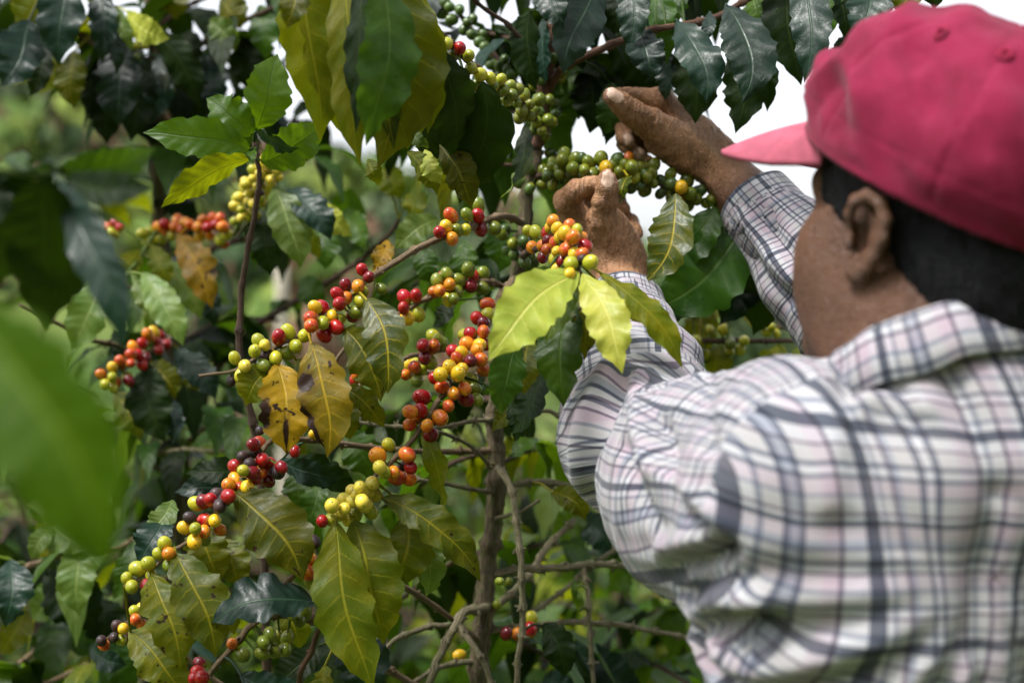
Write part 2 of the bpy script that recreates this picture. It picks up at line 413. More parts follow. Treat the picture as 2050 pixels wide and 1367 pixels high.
def leaf(tree, x0, y0, x1, y1, w, d0, d1, bend=0, roll=0, mat='G', sag=.015, fold=.22, wave=.07, top=True, curl=0., twist=0., nu=26, nv=6, stalk=True, label=None, bl=.5, quilt=.0035):
    """a leaf placed by the pixels of its base and tip and their distances; roll turns the blade about its midrib away from the camera"""
    if mat == 'D': d1 -= .02; sag += .005            # stiff dark leaves face the sky
    p0, p1 = PN(x0, y0, d0), PN(x1, y1, d1); dm = (d0+d1)/2
    dx, dy = x1-x0, y1-y0; ln = math.hypot(dx, dy)+1e-6
    cx, cy = (x0+x1)/2+dy/ln*bend*2, (y0+y1)/2-dx/ln*bend*2
    ctrl = PN(cx, cy, dm-sag*2)
    LEAFN[0] += 1; seed = LEAFN[0]*31+7
    ax = (p1-p0)/np.linalg.norm(p1-p0); v = EYEV-(p0+p1)/2; v -= ax*np.dot(v, ax); v /= np.linalg.norm(v)
    r = math.radians(roll); n = v*math.cos(r)+np.cross(ax, v)*math.sin(r)
    width = w*cmperpx(dm)/max(.3, abs(math.cos(r)))
    return leaf3(tree, p0, p1, width, ctrl, n, mat, seed, fold, wave, top, curl, twist, nu, nv, stalk, label, bl, quilt)
def leaf3(tree, p0, p1, width, ctrl, n, mat, seed, fold=.22, wave=.07, top=True, curl=0., twist=0., nu=20, nv=6, stalk=True, label=None, bl=.5, quilt=.0035, branch=None):
    if branch is None: br, dist, q = tree.near(p0)
    else: br = branch; dist, q = br.nearest(p0)
    st = q if (stalk and .002 < dist < .09) else None
    V, F, UV = leaf_geo(p0, p1, width, ctrl, n, fold, wave, seed, nu, nv, curl, quilt, twist, st, top, bl)
    me = mesh('leaf', V-p0, F, UV)
    o = obj('leaf', me, br.o, Vector(p0), LM[mat]); tree.nleaf += 1
    if label: o['label'] = label
    return o
# ---- cherries: one shared mesh, an ellipsoid with a dimple and a dark navel disc at its tip (+Z) ----
def cherry_mesh():
    V, F, mi = [], [], []; S = 14; lat = [0, .10, .22, .5, .85, 1.2, 1.57, 1.95, 2.3, 2.65, 2.95]
    rows = []
    for a in lat:
        r = math.sin(a); z = math.cos(a)
        if a < .3: z -= .05*(1-a/.3)
        if a > 2.5: z += .06*(a-2.5)
        if a == 0: rows.append([len(V)]); V.append((0, 0, z*.5)); continue
        rows.append(list(range(len(V), len(V)+S)))
        for k in range(S): V.append((r*.5*math.cos(6.2832*k/S), r*.5*math.sin(6.2832*k/S), z*.5))
    for k in range(S): F.append((0, rows[1][k], rows[1][(k+1) % S])); mi.append(1)
    for i in range(1, len(rows)-1):
        for k in range(S):
            F.append((rows[i][k], rows[i+1][k], rows[i+1][(k+1) % S], rows[i][(k+1) % S])); mi.append(0)
    F.append(tuple(rows[-1][::-1])); mi.append(0)
    me = mesh('cherry', V, F, None, True, (CM['r'], NAVEL), mi); return me
CHERRY = cherry_mesh()
def put_cherry(tree, br, p, axis, dia, mat, elong=1.12):
    o = bpy.data.objects.new('cherry', CHERRY); COL.objects.link(o)
    o.rotation_mode = 'QUATERNION'; o.rotation_quaternion = Vector(axis).to_track_quat('Z', 'Y')
    o.location = Vector(p); e = elong; o.scale = (dia*(.88+.08*random.random()), dia*(.95+.06*random.random()), dia*e*1.03)
    o.material_slots[0].link = 'OBJECT'; o.material_slots[0].material = CM[mat]
    adopt(o, br.o); tree.ncherry += 1
    return o
def stalks(tree, br, items):
    """short pedicels joining cherries to the branch, one mesh per branch"""
    V, F, UV = [], [], []
    for p, q in items:
        p, q = np.array(p), np.array(q)
        if np.linalg.norm(p-q) > .05: continue
        tv, tf, tu = tube([q, (p+q)/2, p], [.0014, .0011, .0012], 5, 0, 1, 0, False)
        k = len(V); V += tv; UV += tu; F += [tuple(i+k for i in f) for f in tf]
    if V:
        tag(obj('cherry_stalk', mesh('cherry_stalk', V, F, UV), br.o, None, BARK['green']), kind='stuff')
def cherries(tree, br, s, dd=0.0, size=29, rel=True, spread=.010):
    """s: 'x,y,colour[,size]; ...' in photograph pixels; depths follow the branch, then are pushed apart so that none overlap"""
    rs = np.random.RandomState(len(s)); it = []
    for tok in s.split(';'):
        a = tok.strip().split(',')
        if len(a) < 3: continue
        x, y, m = float(a[0]), float(a[1]), a[2].strip(); sz = float(a[3]) if len(a) > 3 else size*(.88+.2*rs.rand())
        # nearest branch point in the picture
        B = br.line; k = .72*B[:, 1]/2050; bx = B[:, 0]/k+1025; by = 683.5-(B[:, 2]-EYE)/k
        i = int(((bx-x)**2+(by-y)**2).argmin()); dpx = math.hypot(bx[i]-x, by[i]-y)
        d = B[i, 1]+dd; dia = sz*cmperpx(d)
        near = max(0, 1-dpx/(sz*1.1))
        d += -near*(dia*.62+br.rad)+(rs.rand()-.5)*spread*2*(1-near)
        it.append([x, y, d, dia, m, i])
    for _ in range(40):
        for a in range(len(it)):
            for b in range(a+1, len(it)):
                A, Bq = it[a], it[b]
                pa, pb = PN(*A[:3]), PN(*Bq[:3]); v = pb-pa; lim = (A[3]+Bq[3])*.5*.98
                if v@v < lim*lim:
                    lat = math.hypot(v[0], v[2]); need = math.sqrt(max(lim*lim-lat*lat, 0)); mid = (A[2]+Bq[2])/2
                    # the later one in the list goes behind when they tie
                    sgn = 1 if Bq[2] >= A[2] else -1
                    f = .5
                    A[2] += (mid-sgn*need/2-A[2])*f; Bq[2] += (mid+sgn*need/2-Bq[2])*f
    st = []
    for x, y, d, dia, m, i in it:
        p = PN(x, y, d); q = br.line[i]; ax = p-q; ax = ax/(np.linalg.norm(ax)+1e-9)+rs.normal(size=3)*.3+np.array([0, -.25, 0]); ax /= np.linalg.norm(ax)
        put_cherry(tree, br, p, ax, dia, m, 1.05+.16*rs.rand()); st.append((p-ax*dia*.45, q))
    stalks(tree, br, st)
def cherry_scatter(tree, br, t0, t1, n, cols, dia=.0145, seed=0, rad=.016):
    """n cherries round a stretch of a branch, in clumps at its nodes"""
    rs = np.random.RandomState(seed); st = []; pl = []
    nodes = np.linspace(t0, t1, max(1, n//6))
    for _ in range(n*12):
        if len(pl) >= n: break
        f = nodes[rs.randint(len(nodes))]+rs.normal()*.006; i = int(np.clip(f, 0, 1)*(len(br.line)-1)); q = br.line[i]
        d = rs.normal(size=3); d /= np.linalg.norm(d); D = dia*(.85+.3*rs.rand()); p = q+d*(br.rad+D*.5+rs.rand()*rad*.5)
        if any(np.linalg.norm(p-a) < (D+b)*.48 for a, b in pl): continue
        pl.append((p, D)); put_cherry(tree, br, p, d, D, cols[rs.randint(len(cols))]); st.append((p, q))
    stalks(tree, br, st)
def leafy(tree, br, t0, t1, gap, mats, length=.13, seed=0, droop=.75, width=.38, nu=10, nv=4, side=None):
    """pairs of drooping leaves along a branch"""
    rs = np.random.RandomState(seed); L = br.line; seg = np.concatenate([[0], np.cumsum(np.linalg.norm(np.diff(L, axis=0), axis=1))])
    x = seg[-1]*t0; k = 0
    while x < seg[-1]*t1:
        i = min(int(np.searchsorted(seg, x)), len(L)-2); T = L[i+1]-L[i]; T /= np.linalg.norm(T)+1e-9
        h = np.cross(T, [0, 0, 1]); h /= np.linalg.norm(h)+1e-6
        for sgn in (-1, 1):
            if rs.rand() < .12: continue
            a = rs.rand()*.9-.45+(k % 2)*1.2
            out = h*sgn*math.cos(a)+np.array([0, 0, 1])*math.sin(a)*.5+T*.45+rs.normal(size=3)*.18
            out /= np.linalg.norm(out); ln = length*(.7+.5*rs.rand())
            p0 = L[i]+out*.006
            c = p0+out*ln*.5+np.array([0, 0, .012]); dr = droop*(.6+.6*rs.rand())
            dirn = out*(1-dr*.75)+np.array([0, 0, -1])*dr; dirn /= np.linalg.norm(dirn); p1 = p0+out*ln*.3+dirn*ln*.75
            up = np.array([0, 0, 1.])+out*.7+rs.normal(size=3)*.3; up /= np.linalg.norm(up)
            m = mats[rs.randint(len(mats))]; LEAFN[0] += 1
            leaf3(tree, p0, p1, ln*width*(.8+.35*rs.rand()), c, up, m, LEAFN[0]*17+3, .2, .05, True, 0, 0, nu, nv, True, None, .5, .003, br)
        x += gap*(.7+.6*rs.rand()); k += 1
# ---------------- ground and far hillside ----------------
def ridge(a):
    """height of the skyline as a tangent, by bearing"""
    return .010+.125*sstep(.24, -.34, a)+.010*math.sin(a*19+1)+.006*math.sin(a*43)+.02*sstep(.25, .6, a)
def gz(x, y):
    r = math.hypot(x, y); a = math.atan2(x, y)
    z = -.045*min(r, 22) if r < 22 else -.99
    if r > 20:
        h = ridge(max(-1.0, min(1.0, a)))*(1-sstep(1.0, 1.5, abs(a)))
        z = z+(EYE+.99+h*118)*sstep(20, 118, r)-(EYE+.99)*(1-h*0)*0
        if r > 118: z += (r-118)*.0
    if r > 2.5: z += min(r-2.5, 40)*.62*sstep(1.75, 2.6, abs(a))      # unseen bank added behind the viewer to block light from there
    return z+.12*math.sin(x*.9)*math.sin(y*.7)*min(1, r/6)
def sheet(name, r0, r1, nr, na, lift, mat, a0=-math.pi, a1=math.pi, p=2.2):
    V, F = [], []
    for i in range(nr+1):
        r = r0+(r1-r0)*(i/nr)**p
        for j in range(na+1):
            a = a0+(a1-a0)*j/na; x, y = r*math.sin(a), r*math.cos(a); V.append((x, y, lift(x, y)))
    for i in range(nr):
        for j in range(na): q = i*(na+1)+j; F.append((q, q+1, q+na+2, q+na+1))
    return mesh(name, V, F)
def soil():
    g = NT('slope_soil'); tc = g.n('ShaderNodeTexCoord').outputs['Object']
    n1 = g.noise(tc, .5, 5, .6); n2 = g.noise(tc, 6, 5, .65)
    c = g.mix(g.mapr(n1, .35, .6), (.035, .055, .015), (.07, .10, .02)); c = g.mix(g.mapr(n2, .55, .68), c, (.085, .052, .030))
    return g.done(g.bsdf(c, .95, g.bump(n2, .6, .05), .1))
def hillm():
    g = NT('hill_cover'); tc = g.n('ShaderNodeTexCoord').outputs['Object']
    n1 = g.noise(tc, .06, 4, .6); n2 = g.noise(tc, .35, 5, .65); n3 = g.noise(tc, .11, 3, .55)
    c = g.mix(g.mapr(n1, .38, .6), (.045, .08, .018), (.11, .145, .036)); c = g.mix(g.mapr(n2, .5, .64), c, (.020, .040, .012))
    c = g.mix(g.math('MULTIPLY', g.mapr(n3, .56, .66), .8), c, (.20, .115, .07))
    return g.done(g.bsdf(c, .95, g.bump(n2, .8, .6), .1))
tag(obj('ground', sheet('ground', 0, 1500, 60, 72, lambda x, y: gz(x, y) if math.hypot(x, y) < 30 else gz(x/math.hypot(x, y)*30, y/math.hypot(x, y)*30)-.4, None), None, None, soil()), kind='structure')
tag(obj('hillside', sheet('hillside', 29.5, 170, 40, 120, gz, None, -1.45, 1.45, 1.3), None, None, hillm()), kind='structure')
# ---- woods and scrub on the far hill, too far to tell apart ----
def clumps(name, n, rmin, rmax, amin, amax, size, mats, seed, cards=26):
    rs = np.random.RandomState(seed); V, F, MI, UV = [], [], [], []
    for _ in range(n):
        r = rmin+(rmax-rmin)*rs.rand()**.7; a = amin+(amax-amin)*rs.rand(); x, y = r*math.sin(a), r*math.cos(a); z = gz(x, y)
        S = size*(.5+rs.rand()*1.1)*(.6+r/140); m = rs.randint(len(mats))
        for _ in range(cards):
            d = rs.normal(size=3); d /= np.linalg.norm(d); c = np.array([x, y, z+S*.55])+d*S*np.array([.6, .6, .62])*(.55+.45*rs.rand())
            nrm = d+rs.normal(size=3)*.5; nrm /= np.linalg.norm(nrm); e1 = np.cross(nrm, rs.normal(size=3)); e1 /= np.linalg.norm(e1); e2 = np.cross(nrm, e1); q = S*(.16+.16*rs.rand())
            k = len(V); V += [c+e1*q, c+e2*q*.6, c-e1*q, c-e2*q*.6]; F.append((k, k+1, k+2, k+3)); MI.append(m); UV += [(.1, .5), (.5, .1), (.9, .5), (.5, .9)]
    return mesh(name, V, F, UV, False, mats, MI)
FM = [plain('far_leaf_'+n, c, .8, 2, .3, .1) for n, c in (('dark', (.022, .046, .012)), ('mid', (.065, .115, .016)), ('light', (.155, .205, .032)), ('brown', (.14, .078, .045)), ('grey', (.085, .115, .052)))]
tag(obj('hillside_scrub', clumps('hillside_scrub', 1500, 34, 125, -.75, .75, 2.0, FM, 5)), kind='stuff')
# ---------------- coffee shrubs standing on the slope behind ----------------
def shrub(name, x, y, h, wdt, mats, n, label, seed, leafsize=.13, cherries_=0, group='coffee shrubs on the slope behind'):
    rs = np.random.RandomState(seed); z0 = gz(x, y)
    S = root(name, (x, y, z0), label, 'shrub', group); WL[S.name] = Vector((x, y, z0))
    base = np.array([x, y, z0-.03]); V, F, UV = [], [], []; tips = []
    ns = 3
    for k in range(ns):
        top = base+np.array([rs.normal()*wdt*.15, rs.normal()*wdt*.15, h*(.8+.2*rs.rand())]); st = np.stack([base, base*.5+top*.5+rs.normal(size=3)*.05, top]); st = catmull(st, 6)
        tv, tf, tu = tube(st, np.linspace(.018, .006, len(st)), 6, 0, seed+k); q = len(V); V += tv; UV += tu; F += [tuple(i+q for i in f) for f in tf]
        for j in range(16):
            f = .12+.86*rs.rand(); p = st[int(f*(len(st)-1))]; a = rs.rand()*6.28; L = wdt*(.55+.35*rs.rand())*(1.05-.62*f)
            e = p+np.array([math.cos(a)*L, math.sin(a)*L, -.10*L+.1*rs.normal()]); br = catmull(np.stack([p, p*.5+e*.5+np.array([0, 0, .05]), e]), 4)
            tv, tf, tu = tube(br, np.linspace(.006, .003, len(br)), 5, 0, seed+j); q = len(V); V += tv; UV += tu; F += [tuple(i+q for i in f2) for f2 in tf]; tips.append(br)
    obj('stem', mesh('stem', V, F, UV), S, None, BARK['brown'])
    V, F, UV, MI = [], [], [], []
    for _ in range(n):
        br = tips[rs.randint(len(tips))]; p = br[rs.randint(1, len(br))]+rs.normal(size=3)*.02
        a = rs.rand()*6.28; out = np.array([math.cos(a), math.sin(a), -.35-.6*rs.rand()]); out /= np.linalg.norm(out); L = leafsize*(.6+.7*rs.rand())
        up = np.array([0, 0, 1.])+rs.normal(size=3)*.45; b = np.cross(out, up); b /= np.linalg.norm(b); nn = np.cross(b, out); w_ = L*.2
        k = len(V); V += [p, p+out*L*.3+b*w_*.85+nn*.008, p+out*L*.33, p+out*L*.3-b*w_*.85+nn*.008, p+out*L*.65+b*w_-nn*.004, p+out*L*.66-nn*.012, p+out*L*.65-b*w_-nn*.004, p+out*L-nn*.03]
        UV += [(.5, 0), (0, .3), (.5, .3), (1, .3), (0, .65), (.5, .65), (1, .65), (.5, 1)]
        for f in ((0, 1, 2), (0, 2, 3), (1, 4, 5, 2), (2, 5, 6, 3), (4, 7, 5), (5, 7, 6)): F.append(tuple(k+i for i in f)); MI.append(0)
        m = rs.randint(len(mats)); MI[-6:] = [m]*6
    fo = obj('foliage', mesh('foliage', V, F, UV, True, [LM[c] for c in mats], MI), S); tag(fo, kind='stuff')
SHR = [
 # px, d, height, width, mats, n, label
 (120, 3.0, 1.75, .85, 'KKGK', 520, 'dark soft coffee shrub low behind the left blurred leaf'),
 (420, 3.4, 1.55, .9, 'GKLG', 520, 'coffee shrub behind the lower left fruit clusters'),
 (330, 4.6, 1.9, 1.0, 'KKGK', 520, 'coffee shrub in the gap between the left branches'),
 (640, 4.0, 1.35, .9, 'KKGY', 480, 'coffee shrub glimpsed behind the spotted yellow leaves'),
 (820, 3.2, 1.05, .75, 'BYGK', 520, 'bright low coffee shrub left of the main trunk'),
 (1080, 3.3, 1.15, .75, 'BLYY', 520, 'sunlit yellow-green shrub right of the main trunk'),
 (950, 4.8, 1.35, 1.0, 'BLYG', 500, 'pale green shrub seen behind the main trunk'),
 (1230, 2.7, .95, .62, 'BGLK', 520, 'shrub behind the bare branches at the lower right'),
 (1330, 3.6, 1.10, .8, 'GKLY', 520, 'shrub in the gap under the bent elbow'),
 (1120, 2.4, .70, .60, 'GLBG', 640, 'low shrub at the bottom edge below the bare branches'),
 (760, 2.5, .80, .65, 'GBKL', 560, 'low shrub at the bottom edge beneath the long yellow leaf'),
 (520, 5.8, 1.7, 1.3, 'KGKG', 460, 'dark shrub far behind the slim shoot'),
 (1420, 5.2, 1.40, 1.2, 'GGYL', 460, 'pale shrub beneath the chin and hanging twig'),
 (1640, 5.6, 1.35, 1.2, 'GLG', 420, 'green shrub beyond the jaw and shoulder'),
 (60, 5.4, 1.9, 1.3, 'GKLG', 460, 'shrub at the far left below the brown hillside'),
 (860, 6.8, 1.75, 1.6, 'KGDK', 460, 'dark shrub far off in the middle of the picture'),
 (1180, 7.4, 1.6, 1.7, 'GGLY', 460, 'light green shrub far off behind the bent elbow'),
 (240, 2.45, .95, .6, 'GBLK', 560, 'low shrub at the lower left corner'),
]
for i, (px, d, h, wd, mt, n, lb) in enumerate(SHR):
    shrub('coffee_shrub', (px-1025)*.72*d/2050, d, h, wd, mt, n, lb, 100+i)
# pale stake standing among the shrubs
stk = root('wooden_stake', ((562-1025)*.72*4.3/2050, 4.3, gz((562-1025)*.72*4.3/2050, 4.3)), 'pale upright wooden stake, blurred, right of the slim shoot', 'stake')
WL[stk.name] = Vector(stk.location)
pts = [np.array(stk.location)+np.array([0, 0, -.1]), np.array(stk.location)+np.array([.01, 0, .9]), np.array([(563-1025)*.72*4.3/2050, 4.3, EYE-(505-683)*.72*4.3/2050])]
V, F, UV = tube(catmull(np.stack(pts), 8), np.full(17, .021), 10, 0, 3, .08)
obj('pole', mesh('pole', V, F, UV), stk, None, bark_mat('stake_wood', (.42, .38, .30), (.55, .50, .40), (.35, .32, .24), .2))
# loose undergrowth over the slope
def weeds(n, seed):
    rs = np.random.RandomState(seed); V, F, UV, MI = [], [], [], []
    for _ in range(n):
        d = 2.3+9*rs.rand()**1.4; x = (rs.rand()-.5)*1.0*d; p = np.array([x, d, gz(x, d)-.02]); h = .12+.32*rs.rand()
        for _ in range(5):
            a = rs.rand()*6.28; o = np.array([math.cos(a), math.sin(a), 0]); b = np.cross(o, [0, 0, 1.]); L = h*(.7+.6*rs.rand()); w_ = .02+.03*rs.rand()
            q = p+np.array([0, 0, L*.7])+o*L*.35; t = p+np.array([0, 0, L*.75])+o*L*.9; k = len(V); V += [p+b*.004, p-b*.004, q-b*w_, q+b*w_, t]; UV += [(.45, 0), (.55, 0), (1, .6), (0, .6), (.5, 1)]
            m = rs.randint(4); F += [(k, k+1, k+2, k+3), (k+3, k+2, k+4)]; MI += [m, m]
    return mesh('undergrowth', V, F, UV, True, [LM[c] for c in 'GLKY'], MI)
tag(obj('undergrowth', weeds(2600, 3)), kind='stuff')
# ---------------- signed-distance modelling for the person ----------------
class Shape:
    """a list of soft-joined primitives, meshed on a sparse grid"""
    def __init__(s): s.pr = []
    def add(s, fn, c, r, k=.006, op='u'): s.pr.append((fn, np.array(c, float), r, k, op)); return s
    def cone(s, a, b, r1, r2, k=.006, op='u', flat=None, fs=1.0):
        a, b = np.array(a, float), np.array(b, float); ab = b-a; L2 = ab@ab+1e-12
        if flat is not None: flat = np.array(flat, float)/np.linalg.norm(flat)
        def f(p):
            q = p
            if flat is not None:
                m = (a+b)/2; dn = (p-m)@flat; q = p+dn[..., None]*flat*(1/fs-1)
            t = np.clip(((q-a)@ab)/L2, 0, 1)
            d = np.linalg.norm(q-a-t[..., None]*ab, axis=-1)-(r1+(r2-r1)*t)
            return d*(fs if flat is not None and fs < 1 else 1) if False else d
        R = max(r1, r2)*(max(1, fs) if flat is not None else 1)
        return s.add(f, (a+b)/2, math.sqrt(L2)/2+R, k, op)
    def chain(s, pts, rad, k=.006, op='u'):
        for i in range(len(pts)-1): s.cone(pts[i], pts[i+1], rad[i], rad[i+1], k, op)
        return s
    def ell(s, c, r, M=None, k=.006, op='u'):
        c = np.array(c, float); r = np.array(r, float); M = np.eye(3) if M is None else np.array(M, float)   # rows of M are the axes
        def f(p):
            q = (p-c)@M.T; k0 = np.linalg.norm(q/r, axis=-1); k1 = np.linalg.norm(q/r**2, axis=-1)+1e-9
            return np.where(k0 < .02, -r.min(), k0*(k0-1)/k1)
        return s.add(f, c, r.max(), k, op)
    def half(s, c, n, k=.004):
        """keep only the side of the plane that n points away from"""
        c = np.array(c, float); n = np.array(n, float)/np.linalg.norm(n)
        return s.add(lambda p: -((p-c)@n), c, 1e6, k, 's')
    def eval(s, X, rb):
        """X: blocks x points x 3; rb: block bounding radius; block centres are the means"""
        C = X.mean(1); D = np.full(X.shape[:2], 1e3)
        for fn, c, r, k, op in s.pr:
            m = np.linalg.norm(C-c, axis=1) < r+rb+k*1.5+.012 if r < 1e5 else np.ones(len(C), bool)
            if op != 'u': m = m & (D.min(1) < .5)
            if not m.any(): continue
            d = fn(X[m]); a = D[m]
            if op == 'u':
                h = np.clip(.5+.5*(d-a)/k, 0, 1); h2 = d*(1-h)+a*h-k*h*(1-h)
                D[m] = np.where(a > 100, d, h2)
            else:
                d = -d; h = np.clip(.5+.5*(d-a)/k, 0, 1); D[m] = a*(1-h)+d*h+k*h*(1-h)
        return D
    def mesh(s, lo, hi, h, B=14):
        lo = np.array(lo, float); nb = np.maximum(1, np.ceil((np.array(hi)-lo)/(h*B)).astype(int))
        g = np.stack(np.meshgrid(*[np.arange(n) for n in nb], indexing='ij'), -1).reshape(-1, 3)
        cen = lo+(g+.5)*h*B; half = h*B*.5*math.sqrt(3)
        d0 = s.eval(cen[:, None, :], half); g = g[np.abs(d0[:, 0]) < half*2.2+.02]
        loc = np.stack(np.meshgrid(*[np.arange(B+1)]*3, indexing='ij'), -1).reshape(-1, 3)
        NK = nb*B+2; Vk, Vp, Q = [], [], []
        def key(ix): return (ix[..., 0]*NK[1]+ix[..., 1])*NK[2]+ix[..., 2]
        for st in range(0, len(g), 160):
            gb = g[st:st+160]; I = gb[:, None, :]*B+loc[None]; X = lo+I*h
            D = s.eval(X, half).reshape(len(gb), B+1, B+1, B+1); S = D < 0
            # cells
            cs = np.zeros((len(gb), B, B, B), int); acc = np.zeros((len(gb), B, B, B, 3)); cnt = np.zeros((len(gb), B, B, B))
            def sl(a, o): return a[:, o[0]:o[0]+B, o[1]:o[1]+B, o[2]:o[2]+B]
            for ax in range(3):
                e = np.zeros(3, int); e[ax] = 1; oth = [i for i in range(3) if i != ax]
                for u in (0, 1):
                    for v in (0, 1):
                        o = np.zeros(3, int); o[oth[0]] = u; o[oth[1]] = v
                        a, b = sl(D, o), sl(D, o+e); x = (a < 0) != (b < 0)
                        t = np.where(x, a/(a-b+1e-12), 0)
                        pt = np.zeros(a.shape+(3,)); pt[..., :] = o; pt[..., ax] += t
                        acc += np.where(x[..., None], pt, 0); cnt += x
            m = cnt > 0
            if not m.any(): continue
            bi, i, j, k = np.nonzero(m); ci = gb[bi]*B+np.stack([i, j, k], 1)
            Vk.append(key(ci+1)); Vp.append(lo+(ci+acc[m]/cnt[m][:, None])*h)
            for ax in range(3):
                e = np.zeros(3, int); e[ax] = 1
                a, b = sl(S, np.zeros(3, int)), sl(S, e); x = a != b
                bi, i, j, k = np.nonzero(x); ci = gb[bi]*B+np.stack([i, j, k], 1)+1
                u = np.zeros(3, int); v = np.zeros(3, int); u[(ax+1) % 3] = 1; v[(ax+2) % 3] = 1
                q = np.stack([key(ci), key(ci-u), key(ci-u-v), key(ci-v)], 1)
                fl = ~a[x]; q[fl] = q[fl][:, ::-1]; Q.append(q)
        Vk = np.concatenate(Vk); Vp = np.concatenate(Vp); uq, ix = np.unique(Vk, return_index=True); V = Vp[ix]
        Q = np.concatenate(Q); pos = np.searchsorted(uq, Q); pos = np.clip(pos, 0, len(uq)-1); ok = (uq[pos] == Q).all(1); F = pos[ok]
        return V, F
def vnormals(V, F):
    n = np.cross(V[F[:, 2]]-V[F[:, 0]], V[F[:, 3]]-V[F[:, 1]]); N = np.zeros_like(V)
    for k in range(4): np.add.at(N, F[:, k], n)
    return N/(np.linalg.norm(N, axis=1)[:, None]+1e-12)
def relax(V, F, it=2, f=.5):
    for _ in range(it):
        A = np.zeros_like(V); c = np.zeros(len(V))
        for k in range(4):
            np.add.at(A, F[:, k], V[F[:, (k+1) % 4]]); np.add.at(A, F[:, k], V[F[:, k-1]]); np.add.at(c, F[:, k], 2)
        V = V+(A/np.maximum(c, 1)[:, None]-V)*f
    return V
def biggest(V, F):
    """keep the largest connected piece"""
    lab = np.arange(len(V))
    while True:
        m = lab[F].min(1); new = lab.copy()
        for k in range(4): np.minimum.at(new, F[:, k], m)
        new = new[new]
        if (new == lab).all(): break
        lab = new
    top = np.bincount(lab).argmax(); keep = lab == top; idx = np.cumsum(keep)-1
    return V[keep], idx[F[keep[F[:, 0]]]]
# ---------------- the coffee picker ----------------
def unit(v): v = np.array(v, float); return v/np.linalg.norm(v)
def g2(px, py, d): return PN(px, py, d)
MAN = root('person', (.42, 1.12, 0), 'man in a crimson cap and plaid shirt, back turned, reaching up to pick coffee cherries', 'person')
WL[MAN.name] = Vector((.42, 1.12, 0))
# frames: body faces fb, head faces hf
HC = np.array([.322, 1.071, 1.535])
az = math.radians(129.3); f0 = np.array([math.cos(az), math.sin(az), 0]); hl = np.array([-f0[1], f0[0], 0]); tilt = math.radians(13)
hf = f0*math.cos(tilt)+np.array([0, 0, math.sin(tilt)]); hu = -f0*math.sin(tilt)+np.array([0, 0, math.cos(tilt)])
HM = np.stack([hf, hl, hu])                       # rows: forward, left, up
def H(f, l, u): return HC+f*hf+l*hl+u*hu
SL, SR = g2(1545, 905, 1.03), g2(2140, 800, 1.24)   # shoulder joints
EL, ER = g2(1288, 862, 1.34), g2(1725, 650, 1.50)   # elbows
WLp, WR = g2(1240, 548, 1.525), g2(1425, 318, 1.60) # wrists
NB = np.array([.318, 1.058, 1.435])
sax = unit(SR-SL); sax = unit([sax[0], sax[1], 0]); bf = np.array([-sax[1], sax[0], 0])   # right axis, forward
BC = (SL+SR)/2
def Bd(s_, f_, z): c = np.array([BC[0], BC[1], 0]); return c+s_*sax+f_*bf+np.array([0, 0, z])

body = Shape()
# skull and face
body.ell(H(-.012, 0, .035), (.098, .076, .092), HM, k=.01)
body.ell(H(.035, 0, -.040), (.060, .064, .085), HM, k=.03)
for sg in (1, -1):
    body.cone(H(.004, .057*sg, -.052), H(.070, .016*sg, -.106), .019, .017, k=.022)
    body.ell(H(.050, .050*sg, -.022), (.030, .021, .022), HM, k=.03)
    body.ell(H(.045, .046*sg, -.055), (.036, .021, .038), HM, k=.03)
    body.cone(H(.076, .043*sg, .022), H(.091, .006*sg, .018), .013, .010, k=.02)
    body.ell(H(.098, .033*sg, -.003), (.016, .017, .012), HM, k=.014, op='s')
    body.ell(H(.079, .033*sg, -.003), (.0125, .0125, .0125), HM, k=.003)
body.chain([H(.092, 0, .012), H(.106, 0, -.028)], [.008, .012], k=.014)
for sg in (1, -1): body.ell(H(.096, .012*sg, -.032), (.011, .008, .008), HM, k=.008)
body.ell(H(.086, 0, -.066), (.016, .024, .006), HM, k=.008); body.ell(H(.084, 0, -.077), (.016, .021, .007), HM, k=.008)
body.ell(H(.075, 0, -.106), (.020, .021, .016), HM, k=.02)
# neck with the cord of muscle behind the jaw
body.cone(H(-.032, 0, -.055), NB+bf*-.004, .049, .050, k=.014)
body.cone(H(-.022, .058, -.045), NB+(-.012)*sax+bf*.036, .012, .014, k=.014)
body.cone(H(-.050, 0, -.03), NB-bf*.012, .045, .046, k=.03)
# ears
for sg in (1, -1):
    ea = unit(hf*.86+hl*sg*.42); eu = hu*.985-hf*.17; eu = unit(eu-ea*(eu@ea)); en = np.cross(ea, eu)*-sg
    en = en*np.sign(en@(hl*sg)); ec = H(.006, .080*sg, -.010)+en*.005
    def E(x, y, z=0.0): return ec+ea*x*.80+eu*y*.88+en*z*1.5
    body.ell(E(-.001, .004, -.005), (.0145, .027, .006), np.stack([ea, eu, en]), k=.008)
    hx = [(.013, .004, .000), (.0155, .016, .002), (.011, .0285, .005), (.000, .0345, .007), (-.012, .031, .008), (-.019, .018, .009), (-.0195, .002, .009), (-.0155, -.013, .007), (-.009, -.024, .004), (-.003, -.030, .001)]
    body.chain([E(*q) for q in hx], [.0032, .0040, .0045, .0049, .0050, .0050, .0048, .0044, .0046, .0060], k=.003)
    body.ell(E(.002, -.0275, .001), (.0085, .0100, .0055), np.stack([ea, eu, en]), k=.005)
    body.chain([E(-.002, .024, .003), E(-.0095, .014, .004), E(-.0105, .000, .005), E(-.006, -.012, .004), E(.002, -.016, .002)], [.003, .0034, .0036, .0034, .003], k=.004)
    body.ell(E(.0025, -.002, .005), (.0066, .0110, .0130), np.stack([ea, eu, en]), k=.004, op='s')
    body.ell(E(.011, -.006, .002), (.004, .0065, .0045), np.stack([ea, eu, en]), k=.005)
